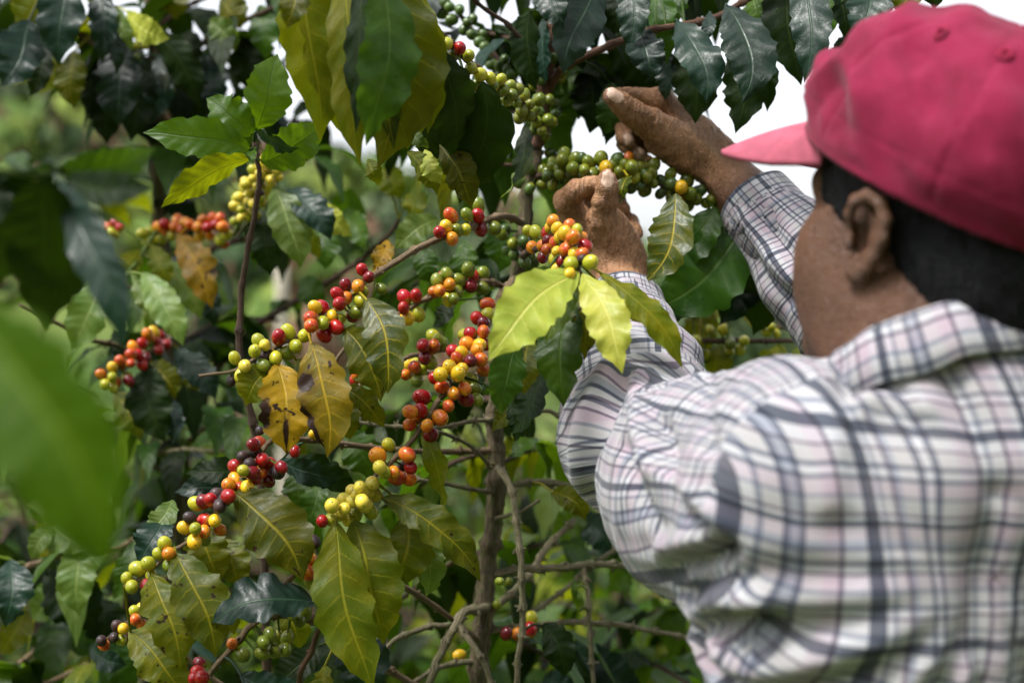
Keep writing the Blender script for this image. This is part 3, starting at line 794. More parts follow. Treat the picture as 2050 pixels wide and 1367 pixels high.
# shoulders and chest under the shirt
body.cone(NB-np.array([0, 0, .02]), Bd(0, .01, 1.20), .075, .12, k=.05)
for S_, E_, W_ in ((SL, EL, WLp), (SR, ER, WR)):
    body.cone(NB-np.array([0, 0, .07]), S_-np.array([0, 0, .03]), .045, .040, k=.03)
    body.cone(S_-np.array([0, 0, .03]), E_, .040, .034, k=.02)
    ax = unit(W_-E_); m = E_*.72+W_*.28
    body.chain([E_, m, E_*.3+W_*.7, W_], [.034, .037, .032, .0275], k=.015)
body.cone(Bd(0, .01, 1.20), Bd(0, .0, .92), .13, .14, k=.05, flat=bf, fs=.8)
# ---- left hand (the lower one): thumb up, fingers curled away ----
W0 = WLp
def hand_l():
    b = body
    b.cone(g2(1240, 556, 1.53), g2(1238, 520, 1.525), .0285, .026, k=.012, flat=(0, 1, 0), fs=.80)
    b.ell(g2(1262, 528, 1.535), (.018, .016, .020), k=.014)                      # wrist bone
    b.cone(g2(1237, 512, 1.522), g2(1206, 440, 1.500), .0250, .0185, k=.014)      # thenar and thumb metacarpal
    b.cone(g2(1248, 488, 1.522), g2(1232, 448, 1.512), .0160, .0130, k=.014)
    b.cone(g2(1225, 505, 1.545), g2(1150, 436, 1.545), .0240, .0185, k=.016)      # index metacarpal
    b.cone(g2(1235, 500, 1.56), g2(1165, 440, 1.572), .0230, .0180, k=.014)
    b.cone(g2(1245, 500, 1.57), g2(1190, 450, 1.590), .0210, .0165, k=.014)
    b.chain([g2(1207, 436, 1.492), g2(1213, 398, 1.478), g2(1216, 374, 1.470), g2(1216, 354, 1.467)], [.0150, .0122, .0112, .0090], k=.005)   # thumb
    b.ell(g2(1212, 405, 1.478), (.0128, .0110, .0085), k=.006)
    b.chain([g2(1146, 428, 1.545), g2(1134, 404, 1.527), g2(1154, 382, 1.505), g2(1182, 371, 1.497), g2(1198, 367, 1.492)], [.0165, .0140, .0112, .0098, .0085], k=.006)  # index
    b.chain([g2(1160, 436, 1.575), g2(1150, 396, 1.560), g2(1180, 380, 1.540), g2(1206, 372, 1.520)], [.0155, .0120, .0105, .0088], k=.005)
    b.chain([g2(1185, 440, 1.595), g2(1195, 400, 1.598), g2(1235, 398, 1.588), g2(1248, 420, 1.570)], [.0150, .0112, .0100, .0085], k=.005)
    b.chain([g2(1205, 455, 1.60), g2(1228, 432, 1.605), g2(1262, 444, 1.580), g2(1268, 466, 1.560), g2(1262, 486, 1.552)], [.0135, .0105, .0098, .0100, .0088], k=.005)  # little finger end at the right
hand_l()
# ---- right hand (the upper one): seen along the thumb ----
def hand_r():
    b = body
    b.cone(g2(1432, 322, 1.60), g2(1392, 285, 1.598), .0270, .0265, k=.012, flat=(0, 1, 0), fs=.85)
    b.cone(g2(1398, 278, 1.60), g2(1330, 214, 1.600), .0225, .0155, k=.014)       # index metacarpal, the upper edge
    b.cone(g2(1390, 288, 1.615), g2(1325, 236, 1.632), .0230, .0165, k=.014)
    b.cone(g2(1385, 296, 1.630), g2(1320, 262, 1.655), .0220, .0165, k=.014)
    b.cone(g2(1382, 302, 1.580), g2(1302, 250, 1.555), .0255, .0175, k=.016)      # thenar
    b.cone(g2(1370, 312, 1.590), g2(1318, 284, 1.580), .0190, .0150, k=.014)
    b.chain([g2(1302, 248, 1.555), g2(1266, 228, 1.535), g2(1244, 208, 1.525), g2(1224, 193, 1.517)], [.0170, .0142, .0118, .0098], k=.006)   # thumb
    b.ell(g2(1258, 222, 1.533), (.0125, .012, .0120), k=.006)
    b.chain([g2(1331, 211, 1.600), g2(1322, 201, 1.592), g2(1278, 196, 1.585), g2(1254, 192, 1.565), g2(1236, 190, 1.548)], [.0160, .0142, .0108, .0096, .0085], k=.005)  # index
    b.chain([g2(1322, 238, 1.632), g2(1272, 232, 1.640), g2(1246, 252, 1.622), g2(1250, 274, 1.600), g2(1258, 284, 1.592)], [.0150, .0115, .0104, .0094, .0080], k=.004)  # middle
    b.chain([g2(1318, 264, 1.655), g2(1272, 262, 1.660), g2(1252, 288, 1.640), g2(1268, 306, 1.612), g2(1280, 310, 1.604)], [.0145, .0108, .0100, .0092, .0080], k=.004)  # ring
    b.chain([g2(1325, 288, 1.66), g2(1285, 292, 1.668), g2(1278, 316, 1.645), g2(1300, 326, 1.625)], [.0130, .0096, .0090, .0080], k=.004)
    # tendons over the back of the hand, cords of the wrist
    b.cone(g2(1398, 282, 1.574), g2(1334, 212, 1.586), .0050, .0040, k=.007); b.cone(g2(1392, 296, 1.566), g2(1330, 236, 1.575), .0040, .0034, k=.006)
    b.ell(g2(1322, 203, 1.590), (.0150, .0130, .0135), k=.005); b.ell(g2(1279, 197, 1.584), (.0118, .011, .0112), k=.003)
    b.cone(g2(1400, 290, 1.573), g2(1470, 372, 1.560), .006, .007, k=.010); b.cone(g2(1378, 318, 1.577), g2(1452, 392, 1.562), .005, .006, k=.010)
hand_r()
lo = np.minimum.reduce([HC-.2, SL-.15, SR-.15, EL-.1, WLp-.1, WR-.16, Bd(0, 0, .9)-.2]); hi = np.maximum.reduce([HC+.22, SL+.15, SR+.15, ER+.1, WR+.18, WLp+.2])
bv, bfc = body.mesh(lo, hi, .0026)
bv = relax(bv, bfc, 1, .4)
bn = vnormals(bv, bfc)
# skin creases: fine lines across the backs of the hands, softer on the face
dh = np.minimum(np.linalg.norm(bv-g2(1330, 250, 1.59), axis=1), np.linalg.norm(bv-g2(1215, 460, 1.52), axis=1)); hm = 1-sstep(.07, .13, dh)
cr = vnoise(bv*np.array([150, 150, 260]), 3)*.5+vnoise(bv*420, 5)*.35+vnoise(bv*75, 8)*.7
bv = bv+bn*((cr*.0009+np.clip(1-np.abs(vnoise(bv@np.array([[.8, 0, .6], [0, 1, 0], [-.6, 0, .8]])*np.array([230, 60, 70]), 15))*2.2, 0, 1)*-.0011*hm)*(.2+.8*hm))[:, None]
bme = mesh('body', bv, bfc)
# nails: pale pigment at the backs of the finger ends
nail = np.zeros(len(bv))
for c, ax_, wid, ln in ((g2(1216, 363, 1.464)+np.array([0, -.0085, .002]), unit(g2(1216, 354, 1.467)-g2(1215, 385, 1.474)), .0078, .0095),
                        (g2(1229, 197, 1.518)+np.array([.002, -.0095, .001]), unit(g2(1224, 193, 1.517)-g2(1244, 208, 1.525)), .0072, .0090),
                        (g2(1256, 276, 1.594)+np.array([0, -.009, 0]), unit(g2(1258, 284, 1.592)-g2(1250, 270, 1.600)), .0055, .0065),
                        (g2(1276, 306, 1.606)+np.array([0, -.009, 0]), unit(g2(1280, 310, 1.604)-g2(1264, 300, 1.614)), .0055, .0065)):
    q = bv-c; a = q@ax_; sd = unit(np.cross(ax_, [0, -1, 0])); b_ = q@sd; dep = q@np.array([0, 1., 0])
    e = (np.abs(a)/ln)**3+(np.abs(b_)/wid)**3
    nail = np.maximum(nail, (1-sstep(.75, 1.05, e))*(dep < .006)*(np.abs(dep) < .02))
a2 = bme.attributes.new('hand_mask', 'FLOAT', 'POINT'); a2.data.foreach_set('value', hm.astype(np.float32))
at = bme.attributes.new('nail', 'FLOAT', 'POINT'); at.data.foreach_set('value', nail.astype(np.float32))
def skin():
    g = NT('skin'); tc = g.n('ShaderNodeTexCoord').outputs['Object']
    n1 = g.noise(tc, 26, 4, .6); n2 = g.noise(tc, 160, 3, .6); n3 = g.noise(tc, 900, 2, .6)
    wn = g.n('ShaderNodeAttribute'); wn.attribute_name = 'hand_mask'; wn = wn.outputs['Fac']
    hand_c = g.mix(g.mapr(n1, .32, .68), (.235, .112, .050), (.36, .19, .094))       # hands, lighter because no cap shade is mixed in
    face_c = g.mix(g.mapr(n1, .32, .68), (.075, .031, .0145), (.115, .050, .025))    # tanned face and neck, the cap's shade put into the colour
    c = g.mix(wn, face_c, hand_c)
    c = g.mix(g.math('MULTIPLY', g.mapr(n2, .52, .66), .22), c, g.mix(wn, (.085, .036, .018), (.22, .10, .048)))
    a = g.n('ShaderNodeAttribute'); a.attribute_name = 'nail'
    c = g.mix(g.math('MULTIPLY', a.outputs['Fac'], .8), c, (.50, .36, .28)); ring = g.math('MULTIPLY', g.mapr(a.outputs['Fac'], .02, .3), g.mapr(a.outputs['Fac'], .45, .8, 1.0, 0.0)); c = g.mix(g.math('MULTIPLY', ring, .7), c, (.09, .036, .018))
    mp = g.n('ShaderNodeMapping'); mp.inputs['Scale'].default_value = (1, 1, 2.2); mp.inputs['Rotation'].default_value = (.4, .7, .3); g.link(tc, mp.inputs[0])
    vo = g.n('ShaderNodeTexVoronoi', feature='DISTANCE_TO_EDGE'); g.link(mp.outputs[0], vo.inputs['Vector']); vo.inputs['Scale'].default_value = 230
    ln = g.n('ShaderNodeTexNoise'); mp2 = g.n('ShaderNodeMapping'); mp2.inputs['Rotation'].default_value = (0, .62, 0); mp2.inputs['Scale'].default_value = (380, 60, 70); g.link(tc, mp2.inputs[0]); g.link(mp2.outputs[0], ln.inputs['Vector']); ln.inputs['Scale'].default_value = 1.0; ln.inputs['Detail'].default_value = 3
    crease = g.mapr(ln.outputs[0], .36, .47, 1.0, 0.0)
    c = g.mix(g.math('MULTIPLY', g.math('MULTIPLY', crease, wn), .28), c, (.14, .062, .03))
    c = g.mix(g.math('MULTIPLY', g.math('MULTIPLY', g.mapr(vo.outputs['Distance'], 0, .10, 1.0, 0.0), wn), .12), c, (.14, .062, .03))
    h = g.math('ADD', g.math('MULTIPLY', g.math('MULTIPLY', crease, wn), -1.6), g.math('MULTIPLY', g.mapr(vo.outputs['Distance'], 0, .22), .6))
    h = g.math('ADD', h, g.math('ADD', g.math('MULTIPLY', n2, .8), g.math('MULTIPLY', n3, .25)))
    st = g.math('SUBTRACT', 1.0, g.math('MULTIPLY', a.outputs['Fac'], .85))
    b = g.n('ShaderNodeBump'); b.inputs['Distance'].default_value = .0018; g.link(g.math('MULTIPLY', st, .75), b.inputs['Strength']); g.link(h, b.inputs['Height'])
    x = g.bsdf(c, g.mapr(n2, .3, .7, .42, .60), b.outputs[0], .42, sss=.12)
    return g.done(x)
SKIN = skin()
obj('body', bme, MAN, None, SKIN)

# ---- hair: a close crop under the cap, with the sideburn in front of the ear ----
hair = Shape()
hair.ell(H(-.016, 0, .030), (.1015, .0815, .098), HM, k=.004)
hair.ell(H(-.052, 0, -.035), (.066, .070, .070), HM, k=.03)
hair.half(H(-.008, 0, -.02), hf*.80-hu*.60, k=.012)      # front of the hairline slants down and back behind the ear
hr2 = Shape()
hr2.ell(H(-.008, 0, .035), (.108, .0868, .103), HM, k=.004)
hr2.half(H(.076, 0, .0), hf*.96-hu*.28, k=.006)
hr2.half(H(0, 0, -.006), -hu*.95-hf*.42, k=.006)
def hair_mesh(sh):
    v, f = biggest(*sh.mesh(HC-.15, HC+.16, .004)); n = vnormals(v, f)
    return v+n*(vnoise(v*420, 2)*.0011+vnoise(v*np.array([160, 160, 60]), 4)*.0012)[:, None], f
v1, f1 = hair_mesh(hair); v2, f2 = hair_mesh(hr2)
# single short hairs over the crop, so that its edge frays
vv = np.vstack([v1, v2]); ff = np.vstack([f1, f2+len(v1)]); vn = np.vstack([vnormals(v1, f1), vnormals(v2, f2)]); rs = np.random.RandomState(4)
pk = rs.randint(len(vv), size=7000); e0 = vv[pk]; nn = vn[pk]; dn = -hu*.9-hf*.45; tg = dn-nn*(nn@dn)[:, None]; tg /= np.linalg.norm(tg, axis=1)[:, None]+1e-9
tg = tg+rs.normal(size=tg.shape)*.30+nn*.22; ln_ = .007+.007*rs.rand(len(pk)); sd = np.cross(tg, nn); sd /= np.linalg.norm(sd, axis=1)[:, None]+1e-9
hv_ = np.concatenate([e0-sd*.0004, e0+sd*.0004, e0+tg*ln_[:, None]+sd*.0001, e0+tg*ln_[:, None]-sd*.0001]); n_ = len(pk); ar = np.arange(n_); hq = np.stack([ar, ar+n_, ar+2*n_, ar+3*n_], 1)+len(vv)
v1 = np.vstack([vv, hv_]); f1 = np.vstack([ff, hq]); v2 = np.zeros((0, 3)); f2 = np.zeros((0, 4), int)
HAIR = plain('hair_black', (.0035, .0036, .0050), .6, 300, .6, .9, .003, spec=.15)
obj('hair', mesh('hair', np.vstack([v1, v2]), np.vstack([f1, f2+len(v1)])), MAN, None, HAIR)

# ---- cap ----
rim_n = unit(np.array([0, 0, 1.0])*math.cos(math.radians(29))-f0*math.sin(math.radians(29)))   # the rim is high in front
rim_f = unit(f0*math.cos(math.radians(29))+np.array([0, 0, 1.0])*math.sin(math.radians(29)))
RC = HC+np.array([0, 0, .031])+rim_f*(-.006)
CMx = np.stack([rim_f, hl, rim_n])
def Cp(f, l, u): return RC+rim_f*f+hl*l+rim_n*u
capsh = Shape()
capsh.ell(Cp(-.004, 0, .004), (.122, .102, .121), CMx, k=.006)
capsh.ell(Cp(.035, 0, .045), (.078, .080, .066), CMx, k=.04)
capsh.ell(Cp(-.045, 0, .058), (.070, .074, .062), CMx, k=.04)
capsh.half(Cp(0, 0, 0), -rim_n, k=.003)
capsh.ell(Cp(-.004, 0, -.004), (.1165, .0965, .111), CMx, k=.003, op='s')
cv, cf = capsh.mesh(RC-.16, RC+.18, .0032); cn = vnormals(cv, cf)
loc = (cv-RC)@CMx.T
th = np.arctan2(loc[:, 1], loc[:, 0]); hgt = loc[:, 2]
# crumpled cloth: long soft folds, panel seams and the stitched sweatband
dgn = np.stack([loc[:, 0]*9+loc[:, 2]*10, loc[:, 0]*-11+loc[:, 2]*15, loc[:, 1]*14], 1)
fold_ = vnoise(dgn*1.1, 11)
rid = 1-np.abs(vnoise(dgn*np.array([1.0, 2.3, 1.4])+3.1, 12))*2
crump = fold_*.0075+np.clip(rid, 0, 1)*.0105+vnoise(dgn*2.6, 13)*.0042+vnoise(loc*90, 14)*.0005
crump = np.maximum(crump, -.0030); crump *= sstep(.004, .03, hgt)*.95+.05
sm = np.abs(((th/(math.pi/3)+.5) % 1)-.5)*math.pi/3*np.hypot(loc[:, 0], loc[:, 1])
crump -= .0016*(1-sstep(0, .0035, sm))*(hgt > .01); crump -= .0009*(1-sstep(0, .003, np.abs(hgt-.030)))
out = np.sign(np.einsum('ij,ij->i', cn, (cv-Cp(0, 0, .01))))
cv = cv+cn*(crump*np.where(out > 0, 1, -1)*(out > 0))[:, None]
def cap_mat():
    g = NT('cap_cloth'); tc = g.n('ShaderNodeTexCoord').outputs['Object']
    n1 = g.noise(tc, 17, 4, .6); n2 = g.noise(tc, 70, 3, .6); n3 = g.noise(tc, 1500, 1, .5)
    c = g.mix(g.mapr(n1, .3, .7), (.115, .0025, .019), (.19, .007, .038))
    c = g.mix(g.math('MULTIPLY', g.mapr(n2, .5, .7), .35), c, (.21, .018, .052))
    return g.done(g.bsdf(c, .85, g.bump(g.math('ADD', n2, g.math('MULTIPLY', n3, .5)), .35, .002),   .15, sheen=.08))
CAPM = cap_mat()
cap = obj('cap', mesh('cap', cv, cf), MAN, None, CAPM); WL[cap.name] = Vector((0, 0, 0))
# visor: a stiff curved tongue with thickness
vis_f = unit(f0*math.cos(math.radians(2))-np.array([0, 0, 1])*math.sin(math.radians(-1)))
V, F = [], []; nu_, nv_ = 22, 12
for lay in (0, 1):
    for i in range(nu_+1):
        a = (i/nu_*2-1)*.95
        for j in range(nv_+1):
            t = j/nv_; rr = 1+.015*math.sin(a*3)
            base = Cp(.115*math.cos(a), .096*math.sin(a), .006)
            ext = .110*(math.cos(a/.95*math.pi/2)**.5 if abs(a) < .949 else 0)
            fwd = unit(vis_f*1.0+hl*.10*math.sin(a))
            p = base+fwd*ext*t
            # arched across, drooping to the front
            p = p-np.array([0, 0, 1.0])*(.008*(math.sin(a))**2*t+.012*t*t+.003*t)+np.array([0, 0, .004])
            V.append(p-np.array([0, 0, .0042])*lay)
n1 = (nu_+1)*(nv_+1)
for lay in (0, 1):
    for i in range(nu_):
        for j in range(nv_):
            a = lay*n1+i*(nv_+1)+j; q = (a, a+1, a+nv_+2, a+nv_+1); F.append(q if lay == 0 else q[::-1])
for i in range(nu_):
    a = i*(nv_+1)+nv_; b2 = a+nv_+1; F.append((a, a+n1, b2+n1, b2))
VISM = plain('visor_cloth', (.30, .066, .100), .85, 60, .15, .3, .001)
obj('visor', mesh('visor', V, F), cap, None, VISM)
bt = Shape(); bt.ell(Cp(-.008, 0, .128), (.008, .008, .004), CMx); v, f = bt.mesh(Cp(-.008, 0, .128)-.014, Cp(-.008, 0, .128)+.014, .0014); obj('cap_button', mesh('cap_button', v, f), cap, None, CAPM)
# ventilation eyelets, darker stitched rings
kx = .72*cv[:, 1]/2050; ex, ey = cv[:, 0]/kx+1025, 683.5-(cv[:, 2]-EYE)/kx; cn2 = vnormals(cv, cf); fc = -(cn2*(cv-EYEV)).sum(1) > .2
EYM = plain('eyelet_thread', (.20, .004, .030), .8, 200)
for px_, py_ in ((1888, 66), (2010, 110)):
    i_ = int((np.hypot(ex-px_, ey-py_)+np.where(fc, 0, 1e6)).argmin()); c_, n_ = cv[i_], cn2[i_]; q1 = unit(np.cross(n_, [0, 0, 1.0])); q2 = np.cross(n_, q1)
    V, F, UV = tube([c_+n_*.001+(q1*math.cos(a)+q2*math.sin(a))*.0042 for a in np.linspace(0, 6.2832, 18)], [.0015]*18, 6, 0, 1, 0, False); obj('eyelet', mesh('eyelet', V, F), cap, None, EYM)
# sweatband strip round the rim
V, F, UV = tube([Cp(.1195*math.cos(a), .0995*math.sin(a), .004) for a in np.linspace(0, 6.2832, 60)], [.0034]*60, 6, 0, 1, 0, False); obj('sweatband', mesh('sweatband', V, F), cap, None, CAPM)

# ---- shirt ----
shirt = Shape()
zt = NB[2]
shirt.cone(Bd(.01, .0, 1.235), Bd(.01, -.01, .86), .200, .205, k=.04, flat=bf, fs=.66)
shirt.cone(Bd(-.09, -.035, 1.265), Bd(.09, -.035, 1.265), .098, .098, k=.06)
shirt.cone(NB+np.array([0, 0, -.045])-bf*.01, Bd(.0, -.02, 1.27), .070, .13, k=.06)
for S_, sg in ((SL, -1), (SR, 1)):
    shirt.cone(NB+np.array([0, 0, -.075])-bf*.015, S_+np.array([0, 0, -.018]), .058, .050, k=.05)
MU_L = SL*.5+EL*.5
shirt.chain([SL+sax*.02+np.array([0, 0, -.024]), MU_L+np.array([0, 0, -.022]), EL+np.array([0, 0, -.004])], [.072, .060, .053], k=.03)
shirt.chain([SL+sax*.05+np.array([0, 0, -.085]), MU_L+np.array([0, 0, -.062]), EL+np.array([.012, -.01, -.016])], [.090, .054, .048], k=.05)
CL = EL*.25+WLp*.75
shirt.chain([EL, EL*.6+CL*.4, CL], [.055, .051, .0415], k=.055)
MU_R = SR*.5+ER*.5
shirt.chain([SR, MU_R, ER], [.088, .072, .058], k=.03)
CR = g2(1518, 414, 1.568)
shirt.chain([ER, ER*.55+CR*.45, CR], [.056, .052, .0435], k=.03)
# open ends: hollow the sleeves at the cuffs
for c_, e_, r_ in ((CL, EL, .036), (CR, ER, .038)):
    a = unit(c_-e_); shirt.cone(c_-a*.035, c_+a*.08, r_, r_, k=.004, op='s')
shirt.cone(NB-np.array([0, 0, .075])-bf*.02, NB+np.array([0, 0, .004])-bf*.012, .092, .066, k=.03)
shirt.cone(NB-np.array([0, 0, .005])-bf*.002, NB+np.array([0, 0, .2])-bf*.02, .057, .072, k=.006, op='s')
lo = np.minimum.reduce([SL-.2, EL-.12, CL-.1, Bd(0, 0, .84)-.26]); hi = np.maximum.reduce([SR+.2, ER+.12, CR+.1, CL+.1, NB+.1])
lo[2] = .80
sv, sf = shirt.mesh(lo, hi, .0052)
# regions: 0 torso, 1 left upper arm, 2 left forearm, 3 right upper arm, 4 right forearm
def segt(p, a, b): ab = b-a; t = (p-a)@ab/(ab@ab); return t, np.linalg.norm(p-a-np.clip(t, 0, 1)[:, None]*ab, axis=1)
sn = vnormals(sv, sf)
rel = sv-np.array([BC[0], BC[1], 0]); ts, tf = rel@sax, rel@bf
seam_l = ts < -.168+.06*sstep(1.2, 1.36, sv[:, 2]); seam_r = ts > .175
tl, dl = segt(sv, SL, EL); tl2, dl2 = segt(sv, EL, CL); tr, dr = segt(sv, SR, ER); tr2, dr2 = segt(sv, ER, CR)
reg = np.zeros(len(sv), int)
armL = (tl > -.10) & (dl < .14) & (tl < 1.3) & (ts < -.150); armR = (tr > .2) & (dr < .13) & (tr < 1.3)
reg[armL] = 1; reg[armR] = 3
reg[(dl2*1.0 < dl) & (tl2 > .02) & (dl2 < .075)] = 2; reg[(dr2 < dr) & (tr2 > .02) & (dr2 < .08)] = 4
def around(p, a, b, n):
    ax = unit(b-a); e1 = unit(np.cross(ax, [0, 0, 1.0])); e2 = np.cross(ax, e1); q = p-a; q1, q2 = q@e1, q@e2
    return np.arctan2(q1, q2)
# wrinkles
w0 = np.zeros(len(sv))
# torso: broad diagonal folds towards the raised arms, ripples near the armpit
tp = np.stack([ts*7+sv[:, 2]*3.0, sv[:, 2]*4.5-ts*4, tf*6], 1)
rr = 1-np.abs(vnoise(tp*np.array([1.5, .8, 1]), 21))*1.9
w_t = vnoise(tp*.9, 22)*.0080+np.clip(rr, 0, 1)*.0090+vnoise(tp*3, 23)*.0030
arm = np.exp(-((ts+.20)**2+(sv[:, 2]-1.19)**2*1.2)/(2*.075**2))
fan = np.arctan2(sv[:, 2]-1.30, -(ts+.12)+.001)
w_t += arm*.014*np.sin(fan*17+vnoise(sv*14, 9)*1.8)
# sleeves: rings of folds, denser at the elbow
def sleeve(t, L, p, seed, el, dens=1.0):
    x = t*L; q = np.stack([x*46*dens+vnoise(p*11, seed)*1.6, p[:, 2]*9, p[:, 0]*9], 1)
    r_ = 1-np.abs(vnoise(q*np.array([.55, .6, .6]), seed+1))*2
    return np.clip(r_, -.2, 1)*.0090*el+vnoise(p*38, seed+2)*.0030*el
eL = .45+.95*np.exp(-((tl-.88)/.33)**2); eL2 = .55+.9*np.exp(-(tl2/.30)**2)
w0 = np.where(reg == 0, w_t, 0)
w0 = np.where(reg == 1, sleeve(tl, .33, sv, 31, eL)+w_t*.6*(1-sstep(.2, .6, tl)), w0)
w0 = np.where(reg == 2, sleeve(tl2, .26, sv, 41, eL2), w0)
w0 = np.where(reg == 3, sleeve(tr, .3, sv, 51, .8), w0)
w0 = np.where(reg == 4, sleeve(tr2, .26, sv, 61, .55+.6*np.exp(-(tr2/.3)**2)), w0)
sm0 = w0.copy()
for _ in range(2):
    A = np.zeros(len(sv)); c_ = np.zeros(len(sv))
    for k in range(4): np.add.at(A, sf[:, k], sm0[sf[:, (k+1) % 4]]); np.add.at(c_, sf[:, k], 1)
    sm0 = A/np.maximum(c_, 1)
sv2 = sv+sn*sm0[:, None]
# a ridge of bunched cloth on top of the shoulder
for (px, py, d, h_, s_) in ((1500, 742, 1.08, .016, .024), (1590, 752, 1.06, .008, .020), (1425, 755, 1.14, .008, .018)):
    q = sv-g2(px, py, d); e = np.exp(-(q@q.T.diagonal() if False else (q**2).sum(1))/(2*s_**2)); sv2[:, 2] += e*h_
# creases and ridges of the pulled cloth: pixel polylines give where they run over the cloth, each pushed in or out
kx = .72*sv[:, 1]/2050; PX = sv[:, 0]/kx+1025; PY = 683.5-(sv[:, 2]-EYE)/kx; facing = sstep(.0, .3, -(sn*(sv-EYEV)/np.linalg.norm(sv-EYEV, axis=1)[:, None]).sum(1))
def pl_dist(pts):
    best = np.full(len(PX), 1e9)
    for (x0, y0), (x1, y1) in zip(pts[:-1], pts[1:]):
        dx, dy = x1-x0, y1-y0; t = np.clip(((PX-x0)*dx+(PY-y0)*dy)/(dx*dx+dy*dy), 0, 1); best = np.minimum(best, np.hypot(PX-x0-t*dx, PY-y0-t*dy))
    return best
for am, wd, pts in ((.013, 20, [(1285, 780), (1292, 860), (1320, 933), (1373, 975), (1432, 1020)]), (-.016, 18, [(1335, 860), (1350, 950), (1395, 1010), (1440, 1062), (1455, 1120)]),
                    (-.014, 16, [(1250, 770), (1222, 850), (1200, 915), (1196, 990)]), (.010, 18, [(1225, 760), (1190, 830), (1176, 900), (1180, 960)]),
                    (-.011, 16, [(1262, 900), (1280, 980), (1330, 1050)]), (-.014, 20, [(1362, 1135), (1410, 1120), (1470, 1095)]), (.011, 22, [(1350, 1095), (1400, 1080), (1450, 1050)]),
                    (-.012, 18, [(1385, 1185), (1430, 1160), (1500, 1150)]), (.009, 24, [(1390, 1225), (1450, 1200), (1530, 1195)]), (-.010, 20, [(1400, 1270), (1470, 1235), (1560, 1240)]),
                    (-.009, 16, [(1440, 760), (1425, 830), (1432, 900)]), (-.010, 20, [(1700, 790), (1740, 770), (1800, 790), (1840, 850)]), (.010, 26, [(1720, 830), (1780, 805), (1850, 830)]),
                    (-.008, 26, [(1900, 760), (1950, 860), (1990, 980)]), (.007, 34, [(1640, 800), (1660, 900), (1650, 1010)]), (-.008, 30, [(2000, 1000), (1960, 1120), (1940, 1300)]),
                    (-.008, 14, [(1540, 430), (1560, 480), (1600, 520)]), (.006, 14, [(1500, 440), (1530, 500), (1590, 560)]), (-.007, 12, [(1490, 480), (1540, 555), (1590, 600)])):
    sv2 = sv2+sn*(am*facing*np.exp(-(pl_dist(pts)/wd)**2))[:, None]
# uv per face corner: the region of the face decides
fr = np.array([np.bincount(r, minlength=5).argmax() for r in reg[sf]])
UVr = np.zeros((5, len(sv), 2))
zt_ = sv[:, 2]+.10*np.abs(ts)*0
UVr[0, :, 0] = np.where(np.abs(ts) > .13, ts, ts)+np.sign(ts)*np.clip(tf+.02, 0, 1)*.9*sstep(1.37, 1.25, sv[:, 2]); UVr[0, :, 1] = sv[:, 2]+np.clip(tf+.06, 0, .3)*-.3
for r_, a, b, R in ((1, SL, EL, .075), (2, EL, CL, .045), (3, SR, ER, .07), (4, ER, CR, .047)):
    t, _ = segt(sv, a, b); ks = 1.15 if r_ in (1, 3) else 1.4
    UVr[r_, :, 0] = around(sv, a, b, None)*R*ks; UVr[r_, :, 1] = t*np.linalg.norm(b-a)*ks+.031*r_
sme = mesh('shirt', sv2, sf)
l = sme.uv_layers.new(name='UVMap'); uvl = np.zeros((len(sf), 4, 2))
for k in range(4): uvl[:, k] = UVr[fr, sf[:, k]]
